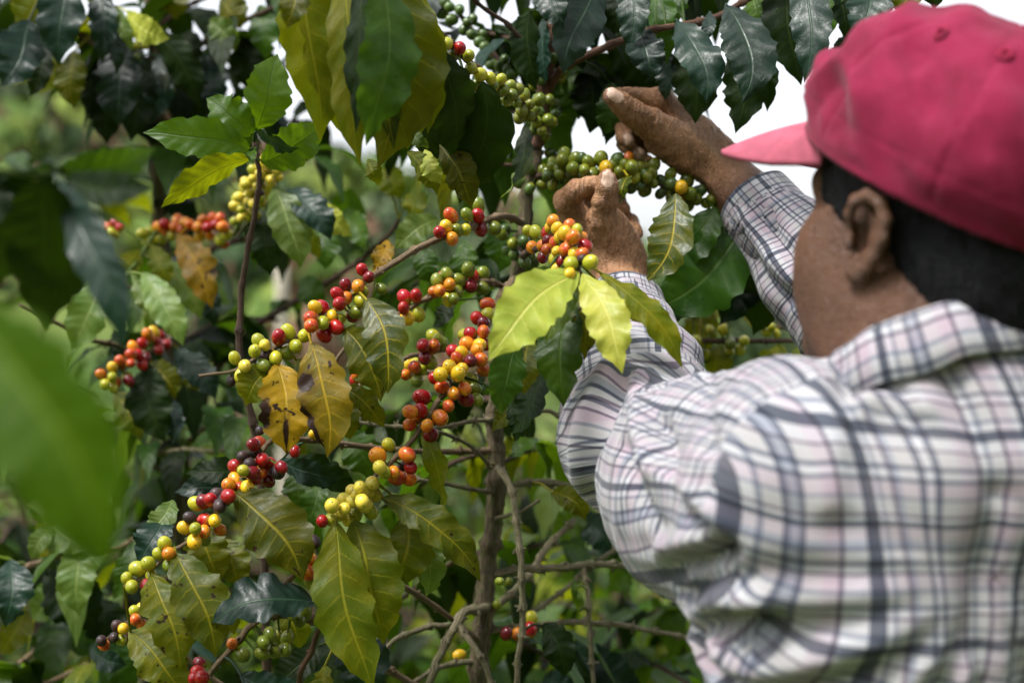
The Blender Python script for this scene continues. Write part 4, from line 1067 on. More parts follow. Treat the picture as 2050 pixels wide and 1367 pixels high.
# no wrap across the back of a sleeve
for r_, R in ((1, .075*1.15), (2, .045*1.4), (3, .07*1.15), (4, .047*1.4)):
    m = fr == r_; u_ = uvl[m][:, :, 0]; sp = u_.max(1)-u_.min(1) > math.pi*R; u_[sp] = np.where(u_[sp] < 0, u_[sp]+2*math.pi*R, u_[sp]); x = uvl[m]; x[:, :, 0] = u_; uvl[m] = x
l.data.foreach_set('uv', uvl.astype(np.float32).ravel())
def plaid():
    g = NT('plaid_cloth'); uv = g.n('ShaderNodeTexCoord').outputs['UV']
    wv = g.n('ShaderNodeTexNoise'); wv.inputs['Scale'].default_value = 9; g.link(uv, wv.inputs['Vector'])
    sc_ = g.n('ShaderNodeVectorMath', operation='SCALE'); sb = g.n('ShaderNodeVectorMath', operation='SUBTRACT'); g.link(wv.outputs['Color'], sb.inputs[0]); sb.inputs[1].default_value = (.5, .5, .5)
    g.link(sb.outputs[0], sc_.inputs[0]); sc_.inputs['Scale'].default_value = .005
    ad = g.n('ShaderNodeVectorMath', operation='ADD'); g.link(uv, ad.inputs[0]); g.link(sc_.outputs[0], ad.inputs[1])
    s = g.n('ShaderNodeSeparateXYZ'); g.link(ad.outputs[0], s.inputs[0])
    W = (1, 1, 1); S = (.165, .185, .235); PU = (.31, .26, .33); GR = (.46, .49, .56); PK = (.92, .82, .86); CR_ = (.92, .905, .89); GN = (.60, .63, .70)
    def ramp(val, T, off, stops):
        x = g.math('FRACT', g.math('ADD', g.math('DIVIDE', val, T), off)); r = g.n('ShaderNodeValToRGB'); r.color_ramp.interpolation = 'CONSTANT'
        g.link(x, r.inputs[0]); e = r.color_ramp.elements
        for i, (p, c) in enumerate(stops):
            q = e[i] if i < 2 else e.new(p)
            q.position = p; q.color = (*c, 1)
        return r.outputs[0]
    S2 = (.27, .29, .36)
    warp = [(0, S), (.055, W), (.075, GR), (.09, CR_), (.135, PU), (.15, GN), (.175, CR_), (.23, S2), (.25, W), (.27, S2), (.29, CR_), (.34, PK), (.40, PU), (.415, W), (.44, GR), (.455, CR_), (.50, PU), (.515, PK), (.57, W), (.60, S), (.64, W), (.665, GR), (.68, CR_), (.73, S2), (.748, GN), (.775, S2), (.793, CR_), (.85, PK), (.90, PU), (.915, W)]
    weft = [(0, S), (.05, W), (.08, GR), (.10, CR_), (.16, PU), (.175, W), (.205, S2), (.225, CR_), (.28, GR), (.30, PK), (.36, PU), (.376, W), (.41, S2), (.43, CR_), (.48, S2), (.50, GN), (.53, PK), (.59, S), (.62, W), (.64, PU), (.655, CR_), (.72, GR), (.735, PK), (.80, S2), (.82, W), (.85, S2), (.87, CR_), (.93, PU), (.945, W)]
    a = ramp(s.outputs[0], .142, .30, warp); b = ramp(s.outputs[1], .140, .12, weft)
    c = g.mix(1.0, a, b, 'MULTIPLY')
    n = g.noise(uv, 30, 3, .6)
    c = g.mix(1.0, c, (.345, .35, .37), 'MULTIPLY')
    c = g.mix(g.math('MULTIPLY', g.mapr(n, .45, .7), .12), c, (.35, .31, .29))
    # weave
    th_ = g.noise(uv, 900, 1, .5)
    return g.done(g.bsdf(c, .85, g.bump(g.math('ADD', n, g.math('MULTIPLY', th_, .25)), .3, .002), .2, sheen=.15))
PLAID = plaid()
sh = obj('shirt', sme, MAN, None, PLAID); WL[sh.name] = Vector((0, 0, 0))
# collar: a folded band round the neck
V, F, UV = [], [], []; na = 48; prof = [(.000, -.010), (.003, .022), (.008, .031), (.014, .027), (.019, .004), (.021, -.012), (.0185, -.013), (.010, .018)]
cn_ = unit(np.array([0, 0, 1.0])+bf*.38); ce1 = unit(sax-cn_*(sax@cn_)); ce2 = np.cross(cn_, ce1)
cc = NB+np.array([0, 0, -.008])-bf*.006
for i in range(na+1):
    a = -math.pi/2+(i/na)*2*math.pi
    gap = abs((i/na)-.5)*2
    for (r_, z_) in prof:
        R = .066+r_*(1+.15*vnoise(np.array([i*.5, r_*100, 1.]), 3))
        p = cc+ce1*(R*1.08*math.cos(a))+ce2*(R*1.0*math.sin(a))*(1)+cn_*(z_+.004*float(vnoise(np.array([i*.35, z_*30, 2.]), 4))-.012*math.sin(a)*0)
        V.append(p); UV.append((i/na*.42, z_+r_))
np_ = len(prof)
for i in range(na):
    for j in range(np_-1):
        a = i*np_+j; F.append((a, a+1, a+np_+1, a+np_))
obj('collar', mesh('collar', V, F, UV), sh, None, PLAID)
# cuffs: a doubled band at the end of each sleeve, with its own edge
for c_, e_, r_ in ((CL, EL, .0425), (CR, ER, .0448)):
    a = unit(c_-e_); e1 = unit(np.cross(a, [0, 0, 1.0])); e2 = np.cross(a, e1); V, F, UV = [], [], []
    pr = [(-.055, 1.02), (-.053, 1.055), (-.02, 1.03), (.010, .985), (.0135, .97), (.0135, .92), (.004, .905), (-.03, .91)]
    for i in range(41):
        an = i/40*6.2832
        for (x, k) in pr:
            wob = 1+.05*float(vnoise(np.array([math.cos(an)*1.6, math.sin(an)*1.6, x*22]), 8)); R = r_*k*wob
            V.append(c_+a*(x+.003*math.sin(an*2+1))+e1*R*math.cos(an)+e2*R*math.sin(an)); UV.append((an*r_*1.4, (x+k*.08)*1.4))
    for i in range(40):
        for j in range(len(pr)-1): q = i*len(pr)+j; F.append((q, q+1, q+len(pr)+1, q+len(pr)))
    obj('cuff', mesh('cuff', V, F, UV), sh, None, PLAID)
# trousers and boots, below the frame
tr_ = Shape()
tr_.cone(Bd(.0, .0, .95), Bd(0, 0, .86), .165, .165, k=.05, flat=bf, fs=.75)
for sg in (-1, 1):
    tr_.chain([Bd(.085*sg, 0, .86), Bd(.10*sg, .02, .47), Bd(.11*sg, -.01, .09)], [.092, .066, .056], k=.03)
tv, tf_ = tr_.mesh(Bd(0, 0, .03)-np.array([.35, .35, 0]), Bd(0, 0, 1.06)+np.array([.35, .35, 0]), .011)
obj('trousers', mesh('trousers', tv, tf_), MAN, None, plain('trouser_cloth', (.05, .055, .065), .9, 60))
for sg in (-1, 1):
    b_ = Shape(); b_.cone(Bd(.11*sg, -.03, .045), Bd(.12*sg, .13, .035), .045, .036, k=.02); b_.cone(Bd(.11*sg, -.01, .12), Bd(.11*sg, -.01, .05), .05, .046, k=.02); b_.half(Bd(0, 0, .0), (0, 0, -1), .003)
    v, f = b_.mesh(Bd(.11*sg, .05, 0)-np.array([.2, .2, .03]), Bd(.11*sg, .05, .2)+np.array([.2, .2, 0]), .008)
    obj('boot', mesh('boot', v, f), MAN, None, plain('boot_rubber', (.02, .02, .02), .5, 40))
# ---------------- the coffee tree being picked ----------------
T1 = Tree('coffee_tree', P(930, 3263, 1.6), 'coffee tree with red and yellow cherries that the man in the cap is picking', 'coffee tree')
def B1(name, pts, r0, r1, mat, **k): return Branch(T1, name, pts, r0, r1, BARK[mat], **k)
trunk_lo = B1('trunk', [(930, 3263, 1.62), (950, 2400, 1.61), (962, 1800, 1.60), (960, 1367, 1.6), (975, 1200, 1.6), (990, 1000, 1.6), (988, 850, 1.6), (1010, 720, 1.6), (1035, 560, 1.6), (1056, 400, 1.6), (1075, 300, 1.6)], .0128, .0074, 'trunk', sides=12, node=.07, knobs=.003, rough=.16)
trunk_hi = B1('trunk', [(1075, 300, 1.6), (1090, 200, 1.6), (1106, 100, 1.6), (1122, -20, 1.6), (1140, -160, 1.6), (1150, -330, 1.62)], .0085, .0060, 'red', sides=10, node=.06, knobs=.003)
# fruiting branches
b1 = B1('branch', [(1045, 445, 1.58), (1000, 434, 1.52), (930, 460, 1.47), (860, 485, 1.44), (790, 525, 1.42), (735, 560, 1.41), (680, 610, 1.40), (620, 660, 1.39), (560, 690, 1.385), (500, 726, 1.38), (462, 745, 1.375), (400, 753, 1.37)], .0042, .0014, 'tan', node=.042, knobs=.002)
b2 = B1('branch', [(1035, 590, 1.58), (985, 566, 1.54), (935, 570, 1.52), (890, 582, 1.50), (850, 600, 1.49), (800, 628, 1.48), (740, 658, 1.47), (690, 700, 1.46), (640, 770, 1.46)], .0038, .0018, 'tan', node=.042, knobs=.002)
b3 = B1('branch', [(1010, 690, 1.59), (960, 692, 1.54), (900, 698, 1.52), (860, 706, 1.51), (815, 716, 1.50), (760, 742, 1.50), (705, 785, 1.50), (670, 830, 1.50)], .0036, .0018, 'tan', node=.042, knobs=.002)
b4 = B1('branch', [(1000, 745, 1.59), (950, 750, 1.55), (880, 745, 1.53), (810, 752, 1.53), (740, 765, 1.53), (690, 772, 1.53)], .0030, .0016, 'tan', node=.04, knobs=.002)
b5 = B1('branch', [(1030, 560, 1.58), (1000, 600, 1.50), (965, 672, 1.45), (925, 738, 1.42), (890, 785, 1.405), (850, 845, 1.40), (815, 892, 1.395), (770, 938, 1.39), (735, 968, 1.385), (690, 1008, 1.38), (655, 1035, 1.375)], .0044, .0016, 'tan', node=.04, knobs=.002)
bh = B1('branch', [(1058, 362, 1.6), (1100, 345, 1.58), (1160, 338, 1.57), (1230, 345, 1.565), (1300, 362, 1.57), (1350, 382, 1.58), (1420, 408, 1.60), (1470, 430, 1.62)], .0036, .0018, 'brown', node=.045, knobs=.002)
bk = B1('branch', [(1040, 520, 1.58), (1065, 500, 1.45), (1100, 498, 1.36), (1140, 515, 1.30), (1165, 548, 1.27)], .0036, .0020, 'brown', node=.04)
# branch along the top, over the hands
bt_ = B1('branch', [(1098, 180, 1.6), (1130, 135, 1.58), (1215, 95, 1.56), (1300, 62, 1.55), (1420, 38, 1.54), (1500, -2, 1.53), (1640, -70, 1.52), (1800, -120, 1.52), (1930, -170, 1.5)], .0046, .0026, 'red', node=.05, knobs=.002)
btl = B1('branch', [(1092, 140, 1.6), (1040, 75, 1.58), (1010, 45, 1.57), (960, 10, 1.55), (880, -60, 1.5), (780, -130, 1.45)], .0030, .0020, 'brown', node=.05, knobs=.002)
bup = B1('branch', [(1085, 262, 1.6), (1050, 215, 1.52), (1000, 175, 1.45), (940, 125, 1.41), (890, 75, 1.38), (845, 38, 1.36), (800, 0, 1.34), (740, -50, 1.32), (680, -95, 1.31), (600, -120, 1.30), (540, -150, 1.3)], .0040, .0024, 'brown', node=.045)
bu2 = B1('branch', [(1085, 240, 1.62), (1035, 170, 1.66), (985, 105, 1.68), (930, 40, 1.70), (880, -20, 1.72), (820, -90, 1.74)], .0034, .002, 'brown', node=.045)
bb8 = B1('branch', [(1012, 720, 1.62), (1150, 700, 1.72), (1320, 690, 1.76), (1400, 682, 1.76), (1500, 682, 1.75), (1580, 682, 1.74), (1640, 690, 1.72), (1720, 705, 1.7)], .0036, .0028, 'brown', node=.05, knobs=.005)
bb9 = B1('branch', [(1720, 690, 1.80), (1640, 668, 1.80), (1560, 655, 1.79), (1510, 660, 1.79)], .0028, .0018, 'tan', node=.04)
# lower left fruiting branches
b6 = B1('branch', [(985, 900, 1.6), (850, 905, 1.55), (700, 890, 1.48), (610, 880, 1.44), (545, 880, 1.41), (515, 915, 1.395), (470, 975, 1.385), (430, 1030, 1.38), (385, 1075, 1.375), (335, 1112, 1.37), (285, 1155, 1.37), (250, 1172, 1.37)], .0036, .0015, 'tan', node=.04, knobs=.003)
b7 = B1('branch', [(965, 1290, 1.6), (850, 1200, 1.52), (700, 1120, 1.44), (640, 1115, 1.40), (612, 1128, 1.385), (575, 1165, 1.37), (545, 1190, 1.36)], .0034, .0026, 'tan', node=.035, knobs=.002)
b7b = B1('branch', [(960, 1450, 1.6), (760, 1330, 1.52), (660, 1260, 1.46), (600, 1235, 1.43), (540, 1232, 1.41), (500, 1255, 1.40), (470, 1290, 1.395), (430, 1335, 1.39), (380, 1390, 1.385), (300, 1440, 1.38)], .0044, .0026, 'tan', node=.045, knobs=.003)
b7c = B1('branch', [(940, 1500, 1.6), (640, 1420, 1.5), (600, 1360, 1.42), (628, 1290, 1.40), (655, 1210, 1.395), (660, 1180, 1.39)], .0034, .0020, 'red', node=.05, knobs=.002)
b10 = B1('branch', [(960, 1500, 1.6), (560, 1420, 1.55), (400, 1340, 1.52), (330, 1255, 1.5), (290, 1230, 1.5), (250, 1250, 1.5), (205, 1285, 1.5)], .0034, .0012, 'tan', node=.04, knobs=.002)
# bare, picked-over branches at the lower right, grey with lichen
for pts, r0, r1 in (
    ([(995, 935, 1.58), (1022, 975, 1.55), (1035, 1050, 1.54), (1044, 1130, 1.53), (1046, 1250, 1.53), (1036, 1330, 1.53), (1030, 1420, 1.53)], .0052, .0042),
    ([(985, 1150, 1.6), (1040, 1140, 1.61), (1110, 1136, 1.62), (1200, 1130, 1.64), (1270, 1134, 1.66), (1330, 1147, 1.68), (1400, 1180, 1.7)], .0062, .0045),
    ([(975, 1262, 1.6), (1080, 1250, 1.62), (1160, 1245, 1.64), (1250, 1252, 1.66), (1330, 1268, 1.68), (1420, 1285, 1.7), (1500, 1320, 1.72)], .0050, .0035),
    ([(990, 985, 1.6), (1030, 970, 1.62), (1090, 965, 1.64), (1170, 976, 1.66), (1240, 985, 1.7)], .0055, .0045),
    ([(975, 1215, 1.59), (930, 1225, 1.56), (908, 1260, 1.54), (885, 1300, 1.53), (868, 1345, 1.52), (850, 1400, 1.52)], .0068, .0050),
    ([(918, 1248, 1.545), (940, 1280, 1.53), (965, 1320, 1.52), (985, 1375, 1.52), (1000, 1430, 1.52)], .0048, .0036),
    ([(915, 1252, 1.56), (860, 1255, 1.55), (800, 1275, 1.54), (770, 1300, 1.53)], .0046, .0034),
    ([(1168, 1135, 1.63), (1176, 1180, 1.62), (1182, 1260, 1.61), (1186, 1340, 1.61), (1190, 1420, 1.61)], .0042, .0036),
    ([(985, 985, 1.59), (940, 978, 1.56), (880, 965, 1.54), (830, 960, 1.53), (800, 950, 1.53)], .0036, .0026),
    ([(985, 935, 1.6), (945, 895, 1.57), (890, 868, 1.55), (860, 858, 1.54)], .0034, .0024),
    ([(990, 840, 1.6), (950, 842, 1.56), (910, 850, 1.54), (870, 856, 1.53), (760, 850, 1.53), (640, 830, 1.52)], .0038, .0022),
    ([(995, 830, 1.6), (1040, 832, 1.61), (1090, 822, 1.62), (1130, 840, 1.63), (1190, 880, 1.65)], .0040, .0030),
    ([(985, 1040, 1.6), (1010, 1032, 1.58), (1050, 1020, 1.57), (1080, 1000, 1.56)], .0036, .0022),
    ([(1000, 1210, 1.63), (1060, 1150, 1.66), (1100, 1090, 1.69), (1150, 1040, 1.72)], .0058, .0048),
    ([(1060, 1230, 1.75), (1130, 1180, 1.78), (1200, 1120, 1.80), (1270, 1080, 1.82)], .0042, .0034),
    ([(965, 1320, 1.6), (900, 1330, 1.58), (850, 1350, 1.56), (800, 1390, 1.55)], .0046, .0036)):
    B1('branch', pts, r0*.76, r1*.76, 'grey', node=.031, knobs=.0042, rough=.14)
def L1(*a, **k): return leaf(T1, *a, **k)
# --- big hanging leaves at the top, a little nearer than the focus ---
L1(585, -110, 640, 285, 125, 1.26, 1.30, 14, 18, 'Y', top=False)
L1(640, -90, 705, 292, 110, 1.27, 1.31, -16, -14, 'Y', top=False)
L1(690, -90, 722, 335, 92, 1.26, 1.25, -12, 14, 'Y', top=False)
L1(592, -45, 574, 58, 62, 1.22, 1.20, 4, 10, 'N', top=True)
L1(722, -60, 712, 268, 52, 1.24, 1.23, 6, 40, 'K')
L1(768, -50, 733, 292, 118, 1.23, 1.215, 20, -20, 'G', fold=.16, quilt=.020)
L1(745, -70, 790, 300, 90, 1.265, 1.29, -14, 22, 'H', top=False)
L1(835, -20, 815, 300, 90, 1.31, 1.34, 22, 18, 'Y', top=False)
L1(782, -50, 756, 338, 165, 1.26, 1.30, 34, 12, 'N', top=False)
L1(805, -10, 856, 268, 78, 1.30, 1.29, 22, 20, 'Y', top=False)
L1(880, 98, 912, 330, 96, 1.29, 1.36, 12, -16, 'K', top=False)
L1(966, 163, 930, 395, 112, 1.31, 1.38, 20, 14, 'K', top=False)
L1(935, 175, 920, 408, 100, 1.35, 1.41, 0, 24, 'K', top=False)
L1(870, 165, 852, 345, 70, 1.36, 1.41, -5, 30, 'K', top=False)
L1(880, 290, 945, 418, 70, 1.36, 1.35, 8, 20, 'N', top=False)
L1(815, 305, 876, 392, 46, 1.37, 1.36, 8, 20, 'Y', top=False)
L1(850, 300, 884, 372, 40, 1.36, 1.35, -5, 18, 'P', top=False, wave=.1)
L1(820, 262, 858, 300, 30, 1.34, 1.33, 0, 18, 'L')
L1(735, 320, 758, 372, 36, 1.36, 1.36, 0, 18, 'Y', top=False)
L1(1050, 250, 1018, 395, 34, 1.55, 1.53, 12, 50, 'K', twist=1.2)
L1(1060, 300, 1000, 398, 26, 1.55, 1.54, 12, 50, 'L', twist=1.5)
# --- top right, glossy, seen against the sky ---
L1(1095, -60, 1128, 62, 66, 1.55, 1.52, -8, 10, 'D', wave=.07)
L1(1062, 20, 1076, 182, 70, 1.60, 1.58, -14, -25, 'K', top=False)
L1(1085, 40, 1092, 172, 34, 1.61, 1.6, 0, 50, 'D')
L1(1205, -40, 1128, 150, 92, 1.56, 1.52, -14, -10, 'D', wave=.07)
L1(1165, -50, 1150, 105, 80, 1.60, 1.58, 5, 20, 'K')
L1(1268, -70, 1258, 106, 66, 1.54, 1.52, 5, 14, 'D', wave=.08)
L1(1245, -60, 1228, 70, 70, 1.60, 1.58, 5, 14, 'K')
L1(1268, 58, 1302, 160, 72, 1.53, 1.51, 12, -14, 'D', wave=.09)
L1(1318, -40, 1336, 130, 80, 1.58, 1.56, -10, 20, 'G', top=False)
L1(1362, -30, 1340, 60, 46, 1.59, 1.58, 0, 20, 'G', top=False)
L1(1354, 40, 1414, 208, 84, 1.52, 1.48, 20, -12, 'D', wave=.10, curl=.05)
L1(1378, 60, 1392, 248, 96, 1.57, 1.55, 4, 16, 'K', top=False)
L1(1422, 25, 1412, 85, 30, 1.55, 1.54, 0, 10, 'D')
L1(1452, 8, 1484, 208, 104, 1.50, 1.46, 34, -10, 'D', wave=.05, curl=.05, label='broad bluish leaf hanging alone against the white sky')
L1(1470, 60, 1472, 268, 96, 1.55, 1.53, 20, 14, 'K', top=False)
L1(1520, 90, 1536, 226, 40, 1.56, 1.55, 6, 30, 'K', top=False)
L1(1500, -20, 1520, 78, 78, 1.56, 1.55, 8, 20, 'G', top=False)
L1(1575, -70, 1604, 172, 92, 1.55, 1.53, -8, -16, 'K', top=False)
L1(1612, -70, 1610, 166, 80, 1.50, 1.47, 12, 14, 'D', wave=.07)
L1(1655, -50, 1660, 74, 50, 1.55, 1.53, 6, 20, 'G')
L1(1690, -60, 1697, 88, 52, 1.54, 1.52, -6, -20, 'K')
L1(1750, -60, 1704, 78, 86, 1.50, 1.47, 14, 14, 'D', wave=.07)
L1(1712, 52, 1652, 134, 34, 1.56, 1.55, 5, 20, 'K', top=False)
L1(1830, -70, 1806, 42, 70, 1.5, 1.48, -4, 20, 'N')
L1(1880, -90, 1870, 22, 60, 1.5, 1.48, -4, 20, 'K')
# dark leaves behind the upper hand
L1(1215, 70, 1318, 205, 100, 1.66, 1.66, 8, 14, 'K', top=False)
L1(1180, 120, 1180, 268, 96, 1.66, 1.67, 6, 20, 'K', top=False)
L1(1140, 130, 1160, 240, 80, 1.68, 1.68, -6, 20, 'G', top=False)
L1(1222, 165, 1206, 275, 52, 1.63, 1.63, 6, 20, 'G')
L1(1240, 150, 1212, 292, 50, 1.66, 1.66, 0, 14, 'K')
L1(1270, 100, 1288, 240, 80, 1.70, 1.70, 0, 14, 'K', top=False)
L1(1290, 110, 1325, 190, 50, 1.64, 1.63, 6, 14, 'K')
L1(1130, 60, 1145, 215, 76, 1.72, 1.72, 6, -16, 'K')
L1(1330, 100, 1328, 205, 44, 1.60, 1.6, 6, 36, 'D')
# leaves by the hands
L1(1352, 388, 1292, 565, 92, 1.48, 1.46, 22, 12, 'H', top=True, fold=.15, label='green leaf with yellow veins right of the lower hand')
L1(1258, 352, 1246, 408, 34, 1.50, 1.49, -8, 45, 'H', twist=.8)
L1(1432, 416, 1322, 530, 92, 1.56, 1.58, 14, 18, 'G')
L1(1495, 445, 1305, 622, 150, 1.56, 1.57, 20, 8, 'G', fold=.12, label='large dark leaf below the upper forearm')
L1(1420, 520, 1318, 640, 90, 1.62, 1.60, 14, 14, 'K')
L1(1500, 520, 1440, 650, 84, 1.66, 1.64, 10, 14, 'D')
L1(1400, 440, 1348, 560, 70, 1.64, 1.62, 8, 16, 'G')
L1(1528, 492, 1508, 672, 102, 1.58, 1.66, 6, 14, 'K', top=False)
L1(1405, 600, 1372, 735, 70, 1.80, 1.80, 8, 14, 'N')
L1(1445, 590, 1400, 640, 40, 1.82, 1.8, 8, 14, 'Y')
L1(1440, 690, 1420, 755, 66, 1.78, 1.78, 5, 14, 'N')
L1(1560, 690, 1520, 748, 56, 1.77, 1.77, 8, 14, 'Y')
L1(1600, 690, 1612, 748, 46, 1.77, 1.77, 0, 14, 'Y')
L1(1345, 690, 1340, 750, 50, 1.79, 1.79, 0, 14, 'Y')
# --- pale cluster in front of the lower hand ---
L1(1160, 546, 978, 722, 118, 1.27, 1.22, -22, 8, 'P', fold=.16, wave=.07, label='pale yellow-green leaf pointing down left below the hand')
L1(1166, 548, 1246, 748, 88, 1.27, 1.22, 12, -8, 'P', fold=.18, wave=.09, label='pale yellow-green leaf pointing down right below the hand')
L1(1160, 552, 1092, 690, 50, 1.29, 1.27, -6, 20, 'L', wave=.06)
L1(1168, 560, 1170, 722, 56, 1.31, 1.29, 4, 20, 'N', wave=.07)
L1(1200, 545, 1366, 738, 62, 1.29, 1.26, 22, -30, 'Y', wave=.09, twist=.5, top=False)
L1(1205, 575, 1305, 652, 56, 1.33, 1.31, 8, 20, 'N')
L1(1130, 590, 1128, 815, 98, 1.31, 1.28, -4, 14, 'G', fold=.16)
L1(1040, 680, 1005, 830, 76, 1.31, 1.29, -10, -14, 'G', wave=.08)
L1(1060, 680, 1050, 790, 66, 1.34, 1.32, -6, 14, 'N')
L1(1085, 740, 1022, 872, 64, 1.37, 1.35, 10, 30, 'K', twist=.6)
L1(1060, 800, 985, 865, 44, 1.45, 1.44, -8, 30, 'N')
L1(1020, 800, 1030, 890, 34, 1.4, 1.39, 8, 30, 'K', twist=.8)
L1(1100, 535, 1062, 560, 36, 1.31, 1.3, 5, 20, 'G')
# --- centre ---
L1(733, 598, 776, 788, 92, 1.375, 1.35, 20, 10, 'H', fold=.26, wave=.06, label='yellow-veined green leaf hanging in the middle beside red cherries')
L1(688, 658, 762, 806, 82, 1.39, 1.37, 18, 24, 'N', fold=.25, wave=.06, twist=.4)
L1(622, 684, 655, 916, 106, 1.365, 1.34, 16, 8, 'A', fold=.2, wave=.07, label='yellowing leaf with a round brown patch')
L1(556, 727, 574, 910, 112, 1.37, 1.34, 6, -8, 'Q', fold=.22, wave=.07, label='old yellow leaf with a dark torn tip')
L1(548, 735, 492, 812, 76, 1.385, 1.37, -10, 10, 'Y', fold=.2)
L1(590, 720, 640, 800, 60, 1.40, 1.39, 6, 10, 'Y', top=False)
L1(690, 775, 770, 856, 54, 1.43, 1.42, 6, 30, 'N', wave=.09)
L1(660, 790, 700, 880, 80, 1.43, 1.42, 6, 10, 'N')
L1(468, 985, 606, 1164, 132, 1.37, 1.34, 22, 6, 'N', fold=.12, top=False, label='broad yellow-green leaf on the lower left fruiting branch')
L1(350, 1106, 432, 1316, 112, 1.36, 1.33, 12, -10, 'N', fold=.2, label='olive leaf with a bright midrib below green cherries')
L1(303, 1148, 362, 1338, 104, 1.355, 1.325, 6, -8, 'N', fold=.18, label='olive leaf with a browned edge at the lower left')
L1(258, 1262, 372, 1400, 96, 1.42, 1.40, 10, -8, 'N')
L1(632, 1206, 418, 1250, 92, 1.35, 1.35, -28, 38, 'D', fold=.18, wave=.09, label='bluish dark leaf lying almost level at the bottom')
L1(672, 1042, 748, 1385, 118, 1.36, 1.32, -12, -10, 'Y', top=False, wave=.07, label='long yellow-green leaf hanging to the bottom edge')
L1(706, 1040, 768, 1290, 128, 1.38, 1.36, 6, 10, 'Y', top=False, wave=.05)
L1(762, 996, 962, 1166, 80, 1.385, 1.38, 32, -16, 'N', wave=.08)
L1(812, 1028, 786, 1175, 112, 1.41, 1.40, 14, 8, 'N', top=False)
L1(842, 1075, 852, 1195, 60, 1.43, 1.42, 12, 24, 'L', top=False)
L1(843, 868, 884, 1045, 44, 1.42, 1.41, 18, 40, 'Y', twist=1.6, wave=.1)
L1(700, 1250, 728, 1400, 106, 1.42, 1.40, 10, 10, 'D', wave=.07)
L1(1105, 985, 1172, 1042, 52, 1.60, 1.58, 14, 10, 'N')
L1(1085, 1250, 1128, 1356, 66, 1.57, 1.55, 16, 14, 'K')
L1(1145, 1175, 1168, 1220, 12, 1.60, 1.6, 4, 10, 'L')
L1(1160, 1225, 1150, 1150, 12, 1.60, 1.6, 4, 10, 'B')
L1(580, 925, 716, 985, 60, 1.50, 1.50, 10, 10, 'K')
L1(560, 920, 690, 955, 50, 1.47, 1.46, -12, 20, 'D')
L1(640, 960, 600, 1060, 60, 1.56, 1.55, 8, 10, 'G')
L1(590, 930, 590, 1045, 66, 1.58, 1.57, 10, 10, 'G')
L1(690, 870, 740, 960, 80, 1.58, 1.57, 10, 10, 'G')
L1(505, 955, 372, 948, 52, 1.55, 1.54, -10, 20, 'K')
L1(480, 985, 350, 985, 56, 1.58, 1.57, -8, 20, 'D')
L1(400, 1040, 440, 1170, 90, 1.50, 1.49, -6, 10, 'N', top=False)
L1(440, 1080, 480, 1180, 70, 1.52, 1.5, 6, 10, 'N', top=False)
L1(330, 1030, 272, 1130, 70, 1.46, 1.45, 5, 20, 'D')
L1(345, 1000, 290, 1075, 50, 1.47, 1.45, 5, 20, 'L')
L1(560, 1210, 600, 1300, 70, 1.55, 1.55, 6, 14, 'Y', top=False)
L1(640, 1290, 530, 1380, 66, 1.50, 1.49, 8, 14, 'K')
L1(650, 1330, 620, 1420, 50, 1.46, 1.45, 8, 14, 'Y')
L1(480, 1350, 640, 1395, 70, 1.36, 1.34, -12, 14, 'D')
L1(410, 1180, 470, 1270, 70, 1.50, 1.49, 6, 10, 'N', top=False)
L1(985, 440, 1000, 545, 66, 1.66, 1.65, 12, 14, 'G')
L1(930, 480, 945, 575, 60, 1.68, 1.67, -8, 14, 'G', top=False)
L1(850, 490, 868, 570, 50, 1.64, 1.63, -8, 14, 'G')
L1(905, 600, 866, 655, 36, 1.6, 1.6, 4, 30, 'K')
L1(880, 440, 790, 500, 62, 1.66, 1.64, -10, 14, 'L', wave=.08)
L1(775, 480, 745, 545, 40, 1.62, 1.6, 6, 14, 'O')
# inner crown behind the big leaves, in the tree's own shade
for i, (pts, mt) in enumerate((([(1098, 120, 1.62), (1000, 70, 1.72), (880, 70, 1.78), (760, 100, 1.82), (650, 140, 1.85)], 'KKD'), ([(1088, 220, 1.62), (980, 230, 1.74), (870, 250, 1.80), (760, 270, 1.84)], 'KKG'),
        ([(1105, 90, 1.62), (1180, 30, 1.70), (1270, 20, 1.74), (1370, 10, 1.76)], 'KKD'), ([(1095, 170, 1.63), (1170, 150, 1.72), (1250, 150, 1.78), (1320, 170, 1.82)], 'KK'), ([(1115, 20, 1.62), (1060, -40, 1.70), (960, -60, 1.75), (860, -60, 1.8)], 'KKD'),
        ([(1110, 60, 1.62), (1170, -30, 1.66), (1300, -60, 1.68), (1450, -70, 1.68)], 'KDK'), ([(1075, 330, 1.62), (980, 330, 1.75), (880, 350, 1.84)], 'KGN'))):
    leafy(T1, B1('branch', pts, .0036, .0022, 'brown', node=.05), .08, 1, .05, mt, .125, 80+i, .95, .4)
# --- cherries ---
cherries(T1, b1, '903,432,w;957,432,r;962,458,m;905,478,o;893,455,y;880,465,r;932,460,v;935,430,g;958,412,g;990,457,g;914,462,g;725,540,r;738,555,m;692,570,m;717,573,o;675,588,r;693,597,w;722,602,v;728,583,v,22;712,625,g;763,578,g,24;705,632,m;680,608,r;645,617,r,31;631,615,y;622,637,w;665,632,y,24;647,646,v;673,655,r,31;649,670,r;680,637,v,24;623,652,w;577,665,v;558,675,r,31;610,672,v;592,693,v;575,707,g;518,683,v;530,691,p,25;510,703,v;530,713,k,27;552,717,v;527,732,g;540,740,g;470,717,v;490,733,p;484,752,v;463,762,k,22')
cherries(T1, b2, '948,553,r;943,573,m,31;938,540,g;967,548,g;965,577,g;900,570,o;880,582,o;918,562,g;875,562,g;895,550,g;915,585,g;898,600,v;870,585,w;885,553,r,24;908,598,g;810,595,r,31;833,592,r;808,617,r,27;838,630,v;815,637,y;741,652,w;738,640,v,22')
